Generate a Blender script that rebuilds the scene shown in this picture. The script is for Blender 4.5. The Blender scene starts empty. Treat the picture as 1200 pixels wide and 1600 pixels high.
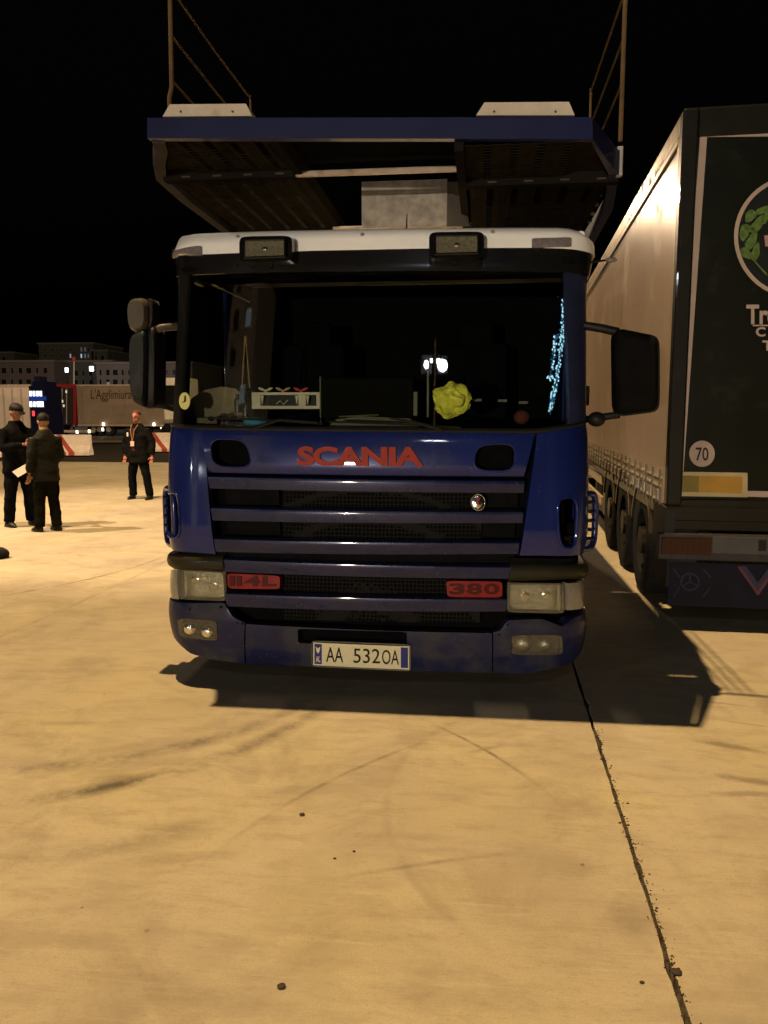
import bpy, bmesh, math, random
from mathutils import Vector, Matrix, noise
random.seed(7)
SC = bpy.context.scene
COL = SC.collection
PI = math.pi

# ------------------------------------------------------------------ camera
F = 1247.0; HC = 1.70
PITCH = math.atan(155 / F); YAW = math.atan(145 / F)
cam = bpy.data.cameras.new('camera'); camo = bpy.data.objects.new('camera', cam); COL.objects.link(camo)
cam.sensor_fit = 'VERTICAL'; cam.sensor_height = 36; cam.sensor_width = 27; cam.lens = F / 1600 * 36
cam.clip_start = .05; cam.clip_end = 2000
camo.location = (0, 0, HC); camo.rotation_euler = (PI / 2 - PITCH, 0, YAW)
SC.camera = camo

# ------------------------------------------------------------------ night sky
W = bpy.data.worlds.new('World'); SC.world = W; W.use_nodes = True
wn = W.node_tree.nodes; wl = W.node_tree.links
bg = wn['Background']; sky = wn.new('ShaderNodeTexSky'); sky.sky_type = 'NISHITA'; sky.sun_disc = False
sky.sun_elevation = math.radians(-4); sky.sun_rotation = math.radians(200)
wl.new(sky.outputs[0], bg.inputs[0]); bg.inputs[1].default_value = 0.05

SC.view_settings.view_transform = 'Standard'; SC.view_settings.look = 'None'
SC.view_settings.exposure = 0; SC.view_settings.gamma = 1
SC.render.engine = 'CYCLES'
SC.cycles.use_denoising = True
SC.cycles.max_bounces = 6; SC.cycles.transparent_max_bounces = 10
SC.cycles.sample_clamp_indirect = 6

# lamp heads: (mast foot x, y, height, power in W, colour, number of heads)
WARM = (1.0, .68, .32); WARM2 = (1.0, .72, .46); COOL = (.85, .92, 1.0); PINK = (1.0, .84, .64)
LAMPS = {
    'left':   dict(pos=(-4.1, 5.5), h=26.0, w=44000, col=WARM, rad=.16),
    'people': dict(pos=(-11.6, 8.9), h=9.5, w=9500, col=WARM2, rad=.12, aim=(-6.6, 11.6, 0), cone=62),
    'behind': dict(pos=(.8, -20.4), h=14.7, w=520, col=COOL, rad=.22),
    'front':  dict(pos=(-6.5, -26.0), h=.9, w=21000, col=PINK, rad=.15),  # added lamp, set low to light upright faces but hardly the ground
    'far':    dict(pos=(-2.6, 38.0), h=11.2, w=8500, col=WARM2, rad=.35),
}

# ------------------------------------------------------------------ surveying helpers (photo pixel -> point on a real plane)
def ray(x, y):
    a = x - 600; b = 800 - y
    f = F * math.cos(PITCH) + b * math.sin(PITCH); u = b * math.cos(PITCH) - F * math.sin(PITCH)
    return (a * math.cos(YAW) - f * math.sin(YAW), f * math.cos(YAW) + a * math.sin(YAW), u)
def atY(x, y, Y):
    d = ray(x, y); t = Y / d[1]; return Vector((d[0] * t, Y, HC + d[2] * t))
def atX(x, y, X):
    d = ray(x, y); t = X / d[0]; return Vector((X, d[1] * t, HC + d[2] * t))
def atZ(x, y, z=0.0):
    d = ray(x, y); t = (z - HC) / d[2]; return Vector((d[0] * t, d[1] * t, z))

# ------------------------------------------------------------------ materials
MATS = {}
def mat(name, col=(.5, .5, .5), rough=.5, metal=0, coat=0, var=.12, scale=6, bump=0, emit=None, es=0, alpha=1, spec=.12, dirt=None, dscale=3, dlo=.55, dhi=.75, chips=0):
    if name in MATS: return MATS[name]
    m = bpy.data.materials.new(name); m.use_nodes = True
    nt = m.node_tree; N = nt.nodes; L = nt.links; b = N['Principled BSDF']
    b.inputs['Roughness'].default_value = rough; b.inputs['Metallic'].default_value = metal
    b.inputs['Coat Weight'].default_value = coat; b.inputs['Coat Roughness'].default_value = .06
    b.inputs['Specular IOR Level'].default_value = spec
    if spec <= .1: b.inputs['IOR'].default_value = 1.01
    tc = N.new('ShaderNodeTexCoord')
    nz = N.new('ShaderNodeTexNoise'); nz.inputs['Scale'].default_value = scale; nz.inputs['Detail'].default_value = 6
    L.new(tc.outputs['Object'], nz.inputs['Vector'])
    r = N.new('ShaderNodeValToRGB')
    r.color_ramp.elements[0].position = .3; r.color_ramp.elements[1].position = .7
    r.color_ramp.elements[0].color = tuple(c * (1 - var) for c in col) + (1,)
    r.color_ramp.elements[1].color = tuple(min(1, c * (1 + var)) for c in col) + (1,)
    L.new(nz.outputs['Fac'], r.inputs[0]); out = r.outputs[0]
    if dirt:
        n2 = N.new('ShaderNodeTexNoise'); n2.inputs['Scale'].default_value = dscale; n2.inputs['Detail'].default_value = 8; n2.inputs['Roughness'].default_value = .65
        L.new(tc.outputs['Object'], n2.inputs['Vector'])
        mr = N.new('ShaderNodeMapRange'); mr.inputs[1].default_value = dlo; mr.inputs[2].default_value = dhi
        L.new(n2.outputs['Fac'], mr.inputs[0])
        mx = N.new('ShaderNodeMix'); mx.data_type = 'RGBA'
        L.new(mr.outputs[0], mx.inputs[0]); L.new(out, mx.inputs[6]); mx.inputs[7].default_value = tuple(dirt) + (1,)
        out = mx.outputs[2]
        rr = N.new('ShaderNodeMapRange'); rr.inputs[3].default_value = rough; rr.inputs[4].default_value = min(1, rough + .35)
        L.new(mr.outputs[0], rr.inputs[0]); L.new(rr.outputs[0], b.inputs['Roughness'])
    if chips:
        n4 = N.new('ShaderNodeTexNoise'); n4.inputs['Scale'].default_value = 70; n4.inputs['Detail'].default_value = 3
        L.new(tc.outputs['Object'], n4.inputs['Vector'])
        m4 = N.new('ShaderNodeMapRange'); m4.inputs[1].default_value = .68; m4.inputs[2].default_value = .72; m4.inputs[4].default_value = chips; L.new(n4.outputs['Fac'], m4.inputs[0])
        x4 = N.new('ShaderNodeMix'); x4.data_type = 'RGBA'; L.new(m4.outputs[0], x4.inputs[0]); L.new(out, x4.inputs[6]); x4.inputs[7].default_value = (.10, .095, .08, 1); out = x4.outputs[2]
    L.new(out, b.inputs['Base Color'])
    if bump:
        bp = N.new('ShaderNodeBump'); bp.inputs['Strength'].default_value = bump; bp.inputs['Distance'].default_value = .01
        n3 = N.new('ShaderNodeTexNoise'); n3.inputs['Scale'].default_value = scale * 4; n3.inputs['Detail'].default_value = 5
        L.new(tc.outputs['Object'], n3.inputs['Vector']); L.new(n3.outputs['Fac'], bp.inputs['Height']); L.new(bp.outputs[0], b.inputs['Normal'])
    if emit:
        b.inputs['Emission Color'].default_value = tuple(emit) + (1,); b.inputs['Emission Strength'].default_value = es
    b.inputs['Alpha'].default_value = alpha
    MATS[name] = m; return m

def glass(name, tint=(.75, .78, .75), rough=.0, ior=1.5, haze=0):
    if name in MATS: return MATS[name]
    m = bpy.data.materials.new(name); m.use_nodes = True
    nt = m.node_tree; N = nt.nodes; L = nt.links; N.remove(N['Principled BSDF'])
    o = N['Material Output']; tr = N.new('ShaderNodeBsdfTransparent'); tr.inputs[0].default_value = tuple(tint) + (1,)
    gl = N.new('ShaderNodeBsdfGlossy'); gl.inputs['Roughness'].default_value = rough
    fr = N.new('ShaderNodeFresnel'); fr.inputs['IOR'].default_value = ior
    ge = N.new('ShaderNodeNewGeometry'); mi = N.new('ShaderNodeMapRange'); mi.inputs[3].default_value = ior; mi.inputs[4].default_value = 1 / ior
    L.new(ge.outputs['Backfacing'], mi.inputs[0]); L.new(mi.outputs[0], fr.inputs['IOR'])
    tc = N.new('ShaderNodeTexCoord'); nz = N.new('ShaderNodeTexNoise'); nz.inputs['Scale'].default_value = 1.2
    bp = N.new('ShaderNodeBump'); bp.inputs['Strength'].default_value = .03; bp.inputs['Distance'].default_value = .02
    L.new(tc.outputs['Object'], nz.inputs['Vector']); L.new(nz.outputs['Fac'], bp.inputs['Height']); L.new(bp.outputs[0], gl.inputs['Normal'])
    mx = N.new('ShaderNodeMixShader'); L.new(fr.outputs[0], mx.inputs[0]); L.new(tr.outputs[0], mx.inputs[1]); L.new(gl.outputs[0], mx.inputs[2])
    out = mx.outputs[0]
    if haze:
        df = N.new('ShaderNodeBsdfDiffuse'); df.inputs[0].default_value = (.34, .32, .25, 1); m2 = N.new('ShaderNodeMixShader')
        w = N.new('ShaderNodeTexWave'); w.inputs['Scale'].default_value = 26; w.inputs['Distortion'].default_value = .3; L.new(tc.outputs['Object'], w.inputs['Vector'])
        mr = N.new('ShaderNodeMapRange'); mr.inputs[3].default_value = haze * .5; mr.inputs[4].default_value = haze * 1.4; L.new(w.outputs['Fac'], mr.inputs[0]); L.new(mr.outputs[0], m2.inputs[0])
        L.new(out, m2.inputs[1]); L.new(df.outputs[0], m2.inputs[2]); out = m2.outputs[0]
    L.new(out, o.inputs['Surface']); MATS[name] = m; return m

BLUE = mat('blue_paint', (.0062, .013, .092), .32, .1, .8, .15, 3, dirt=(.010, .013, .045), dscale=2.2, dlo=.52, dhi=.8, chips=.6)
BLUED = mat('dusty_blue_paint', (.008, .011, .042), .42, .1, .3, .18, 5, dirt=(.036, .034, .034), dscale=4.5, dlo=.45, dhi=.72, chips=.8)
BARM = mat('dusty_blue_grey_bar_paint', (.006, .010, .046), .26, .15, .7, .15, 5, dirt=(.009, .011, .032), dscale=3, dlo=.45, dhi=.8, chips=.5)
WHITE = mat('white_paint', (.87, .86, .83), .35, 0, .5, .04, 4, dirt=(.62, .58, .50), dscale=4, dlo=.6, dhi=.85)
BLACK = mat('black_plastic', (.008, .008, .008), .5, 0, 0, .2, 10, spec=.15)
BLACKG = mat('black_gloss', (.006, .006, .006), .2, 0, .15, .2, 10, spec=.3)
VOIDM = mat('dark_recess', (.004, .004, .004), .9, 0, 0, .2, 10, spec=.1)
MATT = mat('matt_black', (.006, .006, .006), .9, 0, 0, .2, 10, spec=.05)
BROW = mat('grey_brow_plastic', (.020, .018, .010), .4, 0, .1, .15, 8)
RUBBER = mat('black_rubber', (.009, .009, .008), .85, 0, 0, .25, 14, bump=.3, spec=.15)
STEEL = mat('galvanised_steel', (.30, .29, .27), .45, .55, 0, .25, 9, dirt=(.14, .10, .07), dscale=5)
DSTEEL = mat('grimy_deck_steel', (.014, .012, .009), .75, .0, 0, .3, 9, dirt=(.009, .007, .005), dscale=5, bump=.2, spec=.06)
GREYP = mat('grey_blue_paint', (.045, .042, .045), .8, .0, 0, .15, 6, spec=.05)
CREAM = mat('cream_paint', (.45, .40, .33), .5, 0, 0, .1, 6, dirt=(.30, .22, .15), dscale=9, dlo=.6, dhi=.8)
CHROME = mat('chrome', (.75, .74, .72), .12, 1, 0, .05, 6, bump=.15)
REDL = mat('red_letters', (.24, .022, .010), .45, 0, .1, .12, 20)
REDP = mat('red_badge', (.19, .012, .008), .5, 0, .1, .15, 20)
REDD = mat('dark_red_badge_relief', (.05, .004, .004), .5, 0, 0, .15, 20)
PLATE = mat('plate_white', (.56, .52, .34), .45, 0, 0, .04, 30)
PLBLUE = mat('plate_blue', (.03, .035, .16), .45)
INK = mat('black_ink', (.012, .012, .012), .5)
LENS = glass('lamp_glass', (.88, .88, .82), .03, 1.5, .09)
WSG = glass('windscreen_glass', (.86, .88, .83), .0, 1.45)
AMB = mat('amber_lens', (.55, .33, .18), .2, 0, .6, .1, 40)
CLEARP = mat('clear_white_lens', (.20, .18, .15), .18, 0, .8, .12, 60, bump=.3)
REFL = mat('lamp_reflector', (.26, .25, .21), .2, .8, 0, .25, 30, bump=.5)
SMOKE = mat('smoked_marker_lens', (.16, .14, .14), .25, 0, .6, .25, 60)

# ------------------------------------------------------------------ object helpers
ORG = {}
def props(o, label=None, cat=None, group=None, kind=None):
    if label: o['label'] = label
    if cat: o['category'] = cat
    if group: o['group'] = group
    if kind: o['kind'] = kind
    return o
def thing(name, loc, label, cat, group=None, rz=0, local=False):
    o = bpy.data.objects.new(name, None); COL.objects.link(o); o.location = loc; o.rotation_euler = (0, 0, rz); o.empty_display_size = .1
    ORG[o.name] = Vector((0, 0, 0)) if (local or rz) else Vector(loc)
    return props(o, label, cat, group)
def mk(name, verts, faces, m, parent=None, smooth=False, mats=None, fmi=None):
    me = bpy.data.meshes.new(name)
    off = ORG.get(parent.name, Vector((0, 0, 0))) if parent else Vector((0, 0, 0))
    me.from_pydata([tuple(Vector(v) - off) for v in verts], [], faces)
    for q in (mats or [m]): me.materials.append(q)
    if fmi: me.polygons.foreach_set('material_index', fmi)
    me.validate(); bm = bmesh.new(); bm.from_mesh(me); bmesh.ops.recalc_face_normals(bm, faces=bm.faces); bm.to_mesh(me); bm.free()
    if smooth:
        me.polygons.foreach_set('use_smooth', [True] * len(me.polygons))
        try: me.set_sharp_from_angle(angle=math.radians(38))
        except Exception: pass
    o = bpy.data.objects.new(name, me); COL.objects.link(o)
    if parent: o.parent = parent
    ORG[o.name] = off
    return o
class MB:
    def __init__(s): s.v = []; s.f = []; s.mi = []
    def add(s, v, f, i=0):
        n = len(s.v); s.v += [tuple(q) for q in v]; s.f += [tuple(a + n for a in q) for q in f]; s.mi += [i] * len(f); return s
    def box(s, c, d, rot=None, i=0, bev=0):
        x, y, z = [a / 2 for a in d]
        if bev:
            b = min(bev, x * .9, y * .9, z * .9); bm = bmesh.new(); bmesh.ops.create_cube(bm, size=1)
            for q in bm.verts: q.co = Vector((q.co.x * 2 * x, q.co.y * 2 * y, q.co.z * 2 * z))
            bmesh.ops.bevel(bm, geom=bm.edges[:], offset=b, segments=2, affect='EDGES', profile=.5)
            v = [q.co.copy() for q in bm.verts]; f = [[w.index for w in q.verts] for q in bm.faces]; bm.free()
        else:
            v = [Vector((i1 * x, j1 * y, k1 * z)) for i1 in (-1, 1) for j1 in (-1, 1) for k1 in (-1, 1)]
            f = [(0, 1, 3, 2), (4, 6, 7, 5), (0, 4, 5, 1), (2, 3, 7, 6), (0, 2, 6, 4), (1, 5, 7, 3)]
        if rot is not None: v = [rot @ q for q in v]
        return s.add([q + Vector(c) for q in v], f, i)
    def bb(s, a, b, i=0, bev=0):
        a = Vector(a); b = Vector(b); return s.box((a + b) / 2, [abs(q) for q in (b - a)], i=i, bev=bev)
    def tube(s, pts, r, n=8, i=0, caps=True):
        pts = [Vector(p) for p in pts]; rs = r if isinstance(r, (list, tuple)) else [r] * len(pts)
        v = []; f = []; up = Vector((0, 0, 1)); prev = None
        for k, p in enumerate(pts):
            t = (pts[min(k + 1, len(pts) - 1)] - pts[max(k - 1, 0)]).normalized()
            if prev is None:
                a = t.cross(up if abs(t.z) < .9 else Vector((1, 0, 0))).normalized()
            else: a = (prev - t * prev.dot(t)).normalized()
            prev = a; b = t.cross(a)
            for j in range(n):
                an = 2 * PI * j / n; v.append(p + (a * math.cos(an) + b * math.sin(an)) * rs[k])
        for k in range(len(pts) - 1):
            for j in range(n): f.append((k * n + j, k * n + (j + 1) % n, (k + 1) * n + (j + 1) % n, (k + 1) * n + j))
        if caps: f.append(tuple(range(n))); f.append(tuple((len(pts) - 1) * n + j for j in range(n)))
        return s.add(v, f, i)
    def ell(s, c, r, nu=12, nv=8, rot=None, i=0, fn=None):
        v = []; f = []
        for a in range(nv + 1):
            th = PI * a / nv
            for b in range(nu):
                ph = 2 * PI * b / nu
                q = Vector((math.sin(th) * math.cos(ph), math.sin(th) * math.sin(ph), math.cos(th)))
                if fn: q = fn(q)
                q = Vector((q.x * r[0], q.y * r[1], q.z * r[2]))
                if rot is not None: q = rot @ q
                v.append(q + Vector(c))
        for a in range(nv):
            for b in range(nu): f.append((a * nu + b, a * nu + (b + 1) % nu, (a + 1) * nu + (b + 1) % nu, (a + 1) * nu + b))
        return s.add(v, f, i)
    def loft(s, rings, i=0):       # rings: list of equal-length point loops
        n = len(rings[0]); v = [p for r in rings for p in r]; f = []
        for k in range(len(rings) - 1):
            for j in range(n): f.append((k * n + j, k * n + (j + 1) % n, (k + 1) * n + (j + 1) % n, (k + 1) * n + j))
        f.append(tuple(range(n))); f.append(tuple((len(rings) - 1) * n + j for j in range(n)))
        return s.add(v, f, i)
    def prism(s, outl, d, i=0):    # closed polygon outline extruded along vector d
        n = len(outl); d = Vector(d); v = [Vector(p) for p in outl] + [Vector(p) + d for p in outl]
        f = [tuple(range(n)), tuple(range(2 * n - 1, n - 1, -1))] + [(j, (j + 1) % n, n + (j + 1) % n, n + j) for j in range(n)]
        return s.add(v, f, i)
    def build(s, name, m, parent=None, smooth=False):
        ms = m if isinstance(m, list) else [m]
        return mk(name, s.v, s.f, ms[0], parent, smooth, mats=ms, fmi=s.mi if len(ms) > 1 else None)
def evalmesh(o, mods):
    for t, kw in mods:
        q = o.modifiers.new(t, t)
        for k, v in kw.items(): setattr(q, k, v)
    dg = bpy.context.evaluated_depsgraph_get(); dg.update()
    me = bpy.data.meshes.new_from_object(o.evaluated_get(dg)); o.modifiers.clear(); old = o.data; o.data = me
    bpy.data.meshes.remove(old); return o
def boolcut(o, cutters):
    for c in cutters:
        evalmesh(o, [('BOOLEAN', dict(object=c, operation='DIFFERENCE', solver='EXACT'))])
        bpy.data.objects.remove(c)
    o.data.polygons.foreach_set('use_smooth', [True] * len(o.data.polygons))
    try: o.data.set_sharp_from_angle(angle=math.radians(35))
    except Exception: pass
    return o
def text_mesh(name, txt, fn, m, parent, bold=.0, ext=.5, res=3, spacing=1.0, sx=1.0):
    """fn(a, b, c): a,b in 0..1 over the word's box, c in 0..1 through its thickness -> point"""
    cu = bpy.data.curves.new(name, 'FONT'); cu.body = txt; cu.extrude = .05; cu.offset = bold; cu.resolution_u = res; cu.space_character = spacing
    t = bpy.data.objects.new('t', cu); COL.objects.link(t)
    dg = bpy.context.evaluated_depsgraph_get(); dg.update()
    me = bpy.data.meshes.new_from_object(t.evaluated_get(dg)); bpy.data.objects.remove(t); bpy.data.curves.remove(cu)
    bm = bmesh.new(); bm.from_mesh(me); bmesh.ops.triangulate(bm, faces=bm.faces); bm.to_mesh(me); bm.free()
    vs = [v.co.copy() for v in me.vertices]; fs = [tuple(p.vertices) for p in me.polygons]; bpy.data.meshes.remove(me)
    x0 = min(v.x for v in vs); x1 = max(v.x for v in vs); y0 = min(v.y for v in vs); y1 = max(v.y for v in vs)
    return mk(name, [fn((v.x - x0) / (x1 - x0), (v.y - y0) / (y1 - y0), (v.z + .05) / .1) for v in vs], fs, m, parent)

# ------------------------------------------------------------------ floodlight masts (outside the frame)
def mast(key, label, heads=2, arm=(0, 1)):
    d = LAMPS[key]; x, y = d['pos']; h = d['h']
    ax = Vector((arm[0], arm[1], 0)).normalized()
    base = Vector((x, y, 0)) - ax * 1.2
    t = thing('floodlight_mast', base, label, 'floodlight mast', 'floodlight masts round the lorry park')
    m = MB(); m.tube([base, base + Vector((0, 0, h + .55))], [.14, .07], 12); m.build('pole', STEEL, t, True)
    m = MB(); m.tube([base + Vector((0, 0, h + .45)), Vector((x, y, h + .45)) + ax * .2], .04, 8); m.build('crossarm', STEEL, t, True)
    em = mat('floodlight_lens_' + key, d['col'], .3, emit=d['col'], es=60)
    for k in range(heads):
        c = Vector((x, y, h)) + Vector((-ax.y, ax.x, 0)) * (k - (heads - 1) / 2) * (1.3 if key == 'behind' else .55)
        if key == 'behind':
            m = MB(); m.box(c + Vector((0, -.15, .1)), (.9, .2, .9), bev=.05); hd = m.build('lamp_head', GREYP, t)
            m = MB(); m.ell(c + Vector((0, .06, .0)), ((.20, .10, .20) if not k else (.42, .12, .30)), 20, 12); m.build('lens', em, hd, True); continue
        m = MB(); m.box(c + Vector((0, 0, .30)), (.44, .34, .16), bev=.03); hd = m.build('lamp_head', GREYP, t)
        m = MB(); m.box(c + Vector((0, 0, .205)), (.36, .26, .02)); m.build('lens', em, hd)
    for k in range(heads):
        c = Vector((x, y, h)) + Vector((-ax.y, ax.x, 0)) * (k - (heads - 1) / 2) * (.55 if key == 'behind' else .3) + (Vector((0, .45, 0)) if key == 'behind' else Vector())
        L = bpy.data.lights.new('floodlight', 'SPOT' if 'aim' in d else 'POINT'); L.energy = d['w'] / heads; L.color = d['col']; L.shadow_soft_size = d['rad'] if key != 'behind' else .1
        o = bpy.data.objects.new('floodlight', L); COL.objects.link(o); o.location = c - base; o.parent = t
        if 'aim' in d:
            L.spot_size = math.radians(d['cone']); L.spot_blend = .5; o.rotation_euler = (Vector(d['aim']) - c).to_track_quat('-Z', 'Y').to_euler()
mast('left', 'tall warm floodlight mast beside the blue car transporter, outside the frame', 1, (1, 0))
mast('people', 'shorter warm floodlight mast beyond the three men, outside the frame', 1, (-1, .3))
mast('behind', 'cool white twin floodlight mast behind the viewer, mirrored in the windscreen', 2, (0, -1))
mast('front', 'added low warm fill lamp far behind and to the left of the viewer', 1, (0, -1))
mast('far', 'far warm floodlight mast hidden behind the blue truck', 1, (0, 1))

# ------------------------------------------------------------------ ground
def ground_mat(name, c1, c2, c3, arcs=(), stains_shadows=(), fine=1.0):
    m = bpy.data.materials.new(name); m.use_nodes = True
    nt = m.node_tree; N = nt.nodes; L = nt.links; b = N['Principled BSDF']
    def math_(op, a, b_=None, cl=False):
        n = N.new('ShaderNodeMath'); n.operation = op; n.use_clamp = cl
        for i, q in enumerate((a, b_)):
            if q is None: continue
            if isinstance(q, (int, float)): n.inputs[i].default_value = q
            else: L.new(q, n.inputs[i])
        return n.outputs[0]
    def nz(scale, det=5, sc=None, rough=.55, dist=0):
        n = N.new('ShaderNodeTexNoise'); n.inputs['Scale'].default_value = scale; n.inputs['Detail'].default_value = det
        n.inputs['Roughness'].default_value = rough; n.inputs['Distortion'].default_value = dist
        if sc:
            mp = N.new('ShaderNodeMapping'); mp.inputs['Scale'].default_value = sc; mp.inputs['Rotation'].default_value = (0, 0, -.10)
            L.new(geo, mp.inputs[0]); L.new(mp.outputs[0], n.inputs['Vector'])
        else: L.new(geo, n.inputs['Vector'])
        return n.outputs['Fac']
    def rng(v, a, b_, c=0, d=1):
        n = N.new('ShaderNodeMapRange'); L.new(v, n.inputs[0])
        for i, q in enumerate((a, b_, c, d)): n.inputs[i + 1].default_value = q
        return n.outputs[0]
    def mix(f, a, b_):
        n = N.new('ShaderNodeMix'); n.data_type = 'RGBA'
        if isinstance(f, (int, float)): n.inputs[0].default_value = f
        else: L.new(f, n.inputs[0])
        for i, q in ((6, a), (7, b_)):
            if isinstance(q, tuple): n.inputs[i].default_value = q + (1,)
            else: L.new(q, n.inputs[i])
        return n.outputs[2]
    g = N.new('ShaderNodeNewGeometry'); geo = g.outputs['Position']
    base = mix(rng(nz(.55, 6), .35, .66), c1, c2)
    base = mix(math_('MULTIPLY', rng(nz(.8, 4, rough=.5, dist=.5), .45, .62), .5), base, (c1[0] * .98, c1[1] * .97, c1[2] * .72))
    base = mix(math_('MULTIPLY', rng(nz(1.7, 8, rough=.7, dist=.6), .50, .68), .60), base, c3)
    base = mix(math_('MULTIPLY', rng(nz(3.0, 6, (1, 3.5, 1), .7), .48, .72), .5), base, c3)
    base = mix(math_('MULTIPLY', rng(nz(3.2, 10, (.6, 14, 1), .8), .54, .66), .42), base, tuple(min(1, q * 1.18) for q in c1))
    base = mix(math_('MULTIPLY', rng(nz(26 * fine, 6, (1, 2.6, 1), .8), .54, .70), .42), base, tuple(q * .55 for q in c3))
    v = N.new('ShaderNodeTexVoronoi'); v.inputs['Scale'].default_value = 3.2; L.new(geo, v.inputs['Vector'])
    sp = math_('MULTIPLY', rng(v.outputs['Distance'], .035, .02), rng(nz(5, 2), .52, .56))
    base = mix(math_('MULTIPLY', sp, .8), base, (.05, .035, .02))
    sep = N.new('ShaderNodeSeparateXYZ'); L.new(geo, sep.inputs[0])
    brk = rng(nz(2.6, 8, rough=.75), .38, .60)
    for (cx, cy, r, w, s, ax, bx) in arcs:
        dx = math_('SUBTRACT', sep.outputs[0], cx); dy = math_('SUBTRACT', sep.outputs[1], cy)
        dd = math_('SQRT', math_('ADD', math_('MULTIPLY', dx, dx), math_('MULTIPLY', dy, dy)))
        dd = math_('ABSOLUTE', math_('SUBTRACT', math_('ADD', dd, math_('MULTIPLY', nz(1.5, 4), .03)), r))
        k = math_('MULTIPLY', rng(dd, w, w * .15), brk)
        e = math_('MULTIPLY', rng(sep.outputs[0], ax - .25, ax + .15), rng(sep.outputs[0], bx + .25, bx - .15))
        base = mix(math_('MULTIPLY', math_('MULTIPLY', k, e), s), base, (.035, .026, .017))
    for (cx, cy, rx, ry, an, s) in stains_shadows:
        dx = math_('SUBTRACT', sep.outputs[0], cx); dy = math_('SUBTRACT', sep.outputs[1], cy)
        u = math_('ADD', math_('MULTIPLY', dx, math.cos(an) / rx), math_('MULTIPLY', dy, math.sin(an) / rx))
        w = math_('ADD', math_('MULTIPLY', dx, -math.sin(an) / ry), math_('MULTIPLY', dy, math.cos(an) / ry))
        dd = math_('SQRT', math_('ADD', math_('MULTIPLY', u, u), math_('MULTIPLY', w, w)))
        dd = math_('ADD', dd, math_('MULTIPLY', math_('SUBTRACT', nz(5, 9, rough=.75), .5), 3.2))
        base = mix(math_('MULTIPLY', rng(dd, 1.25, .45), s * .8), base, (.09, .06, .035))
    base = mix(math_('MULTIPLY', rng(nz(150, 4, (1, 1.6, 1), .9), .40, .60), .5), base, tuple(q * .6 for q in c2))
    base = mix(math_('MULTIPLY', rng(nz(1.5, 6, rough=.65, dist=1.2), .47, .62), .38), base, tuple(q * .8 for q in c2))
    L.new(base, b.inputs['Base Color']); b.inputs['Specular IOR Level'].default_value = .3
    L.new(rng(nz(1.2, 6), .3, .7, .62, .85), b.inputs['Roughness'])
    bp = N.new('ShaderNodeBump'); bp.inputs['Strength'].default_value = .35; bp.inputs['Distance'].default_value = .004
    L.new(math_('ADD', nz(60 * fine, 4), math_('MULTIPLY', nz(14, 5, (1, 8, 1)), .8)), bp.inputs['Height']); L.new(bp.outputs[0], b.inputs['Normal'])
    return m
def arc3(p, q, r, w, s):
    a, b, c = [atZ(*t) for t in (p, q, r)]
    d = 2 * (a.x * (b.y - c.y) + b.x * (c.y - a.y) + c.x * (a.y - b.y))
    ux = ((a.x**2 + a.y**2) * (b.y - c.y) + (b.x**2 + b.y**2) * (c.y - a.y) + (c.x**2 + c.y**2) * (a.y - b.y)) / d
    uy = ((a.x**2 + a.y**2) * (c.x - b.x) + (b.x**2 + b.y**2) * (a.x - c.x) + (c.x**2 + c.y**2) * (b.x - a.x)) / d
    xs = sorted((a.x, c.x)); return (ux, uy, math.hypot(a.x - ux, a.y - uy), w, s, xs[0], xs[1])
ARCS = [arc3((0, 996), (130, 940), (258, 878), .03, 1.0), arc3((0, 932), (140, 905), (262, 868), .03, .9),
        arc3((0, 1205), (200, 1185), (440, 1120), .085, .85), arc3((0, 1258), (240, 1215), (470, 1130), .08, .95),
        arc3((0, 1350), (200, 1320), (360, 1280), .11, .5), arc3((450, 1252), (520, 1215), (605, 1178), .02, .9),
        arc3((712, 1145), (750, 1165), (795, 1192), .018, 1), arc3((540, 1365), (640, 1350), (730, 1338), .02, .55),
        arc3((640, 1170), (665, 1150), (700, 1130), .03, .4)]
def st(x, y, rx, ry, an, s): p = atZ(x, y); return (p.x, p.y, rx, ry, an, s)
STAINS_SHADOWS = [st(1150, 1168, .17, .035, -.35, .75), st(1160, 1218, .20, .04, -.30, .75), st(1170, 1240, .14, .03, .1, .6),  # right-hand streaks are shadow shapes painted into the concrete colour
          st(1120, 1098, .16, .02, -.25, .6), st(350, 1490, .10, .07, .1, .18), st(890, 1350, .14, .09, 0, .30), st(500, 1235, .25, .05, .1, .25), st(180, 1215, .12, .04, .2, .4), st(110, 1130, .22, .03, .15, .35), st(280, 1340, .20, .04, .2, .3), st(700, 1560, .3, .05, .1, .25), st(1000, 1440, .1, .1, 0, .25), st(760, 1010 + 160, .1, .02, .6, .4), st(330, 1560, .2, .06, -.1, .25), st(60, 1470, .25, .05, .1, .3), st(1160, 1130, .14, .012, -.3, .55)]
CONC = ground_mat('worn_concrete', (.465, .405, .30), (.35, .295, .215), (.20, .16, .11), ARCS, STAINS_SHADOWS)
ASPH = ground_mat('dusty_asphalt', (.17, .15, .125), (.14, .12, .10), (.10, .085, .07), fine=2)
G = MB(); G.add([(-400, -120, -.06), (400, -120, -.06), (400, 600, -.06), (-400, 600, -.06)], [(0, 1, 2, 3)])
props(G.build('ground', mat('earth_fill', (.02, .016, .012), .95, bump=.4)), kind='structure')
jx = []
JA = atZ(925, 1130); JB = atZ(1075, 1600)
def joint_x(y): return JB.x + (JA.x - JB.x) * (y - JB.y) / (JA.y - JB.y)
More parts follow.
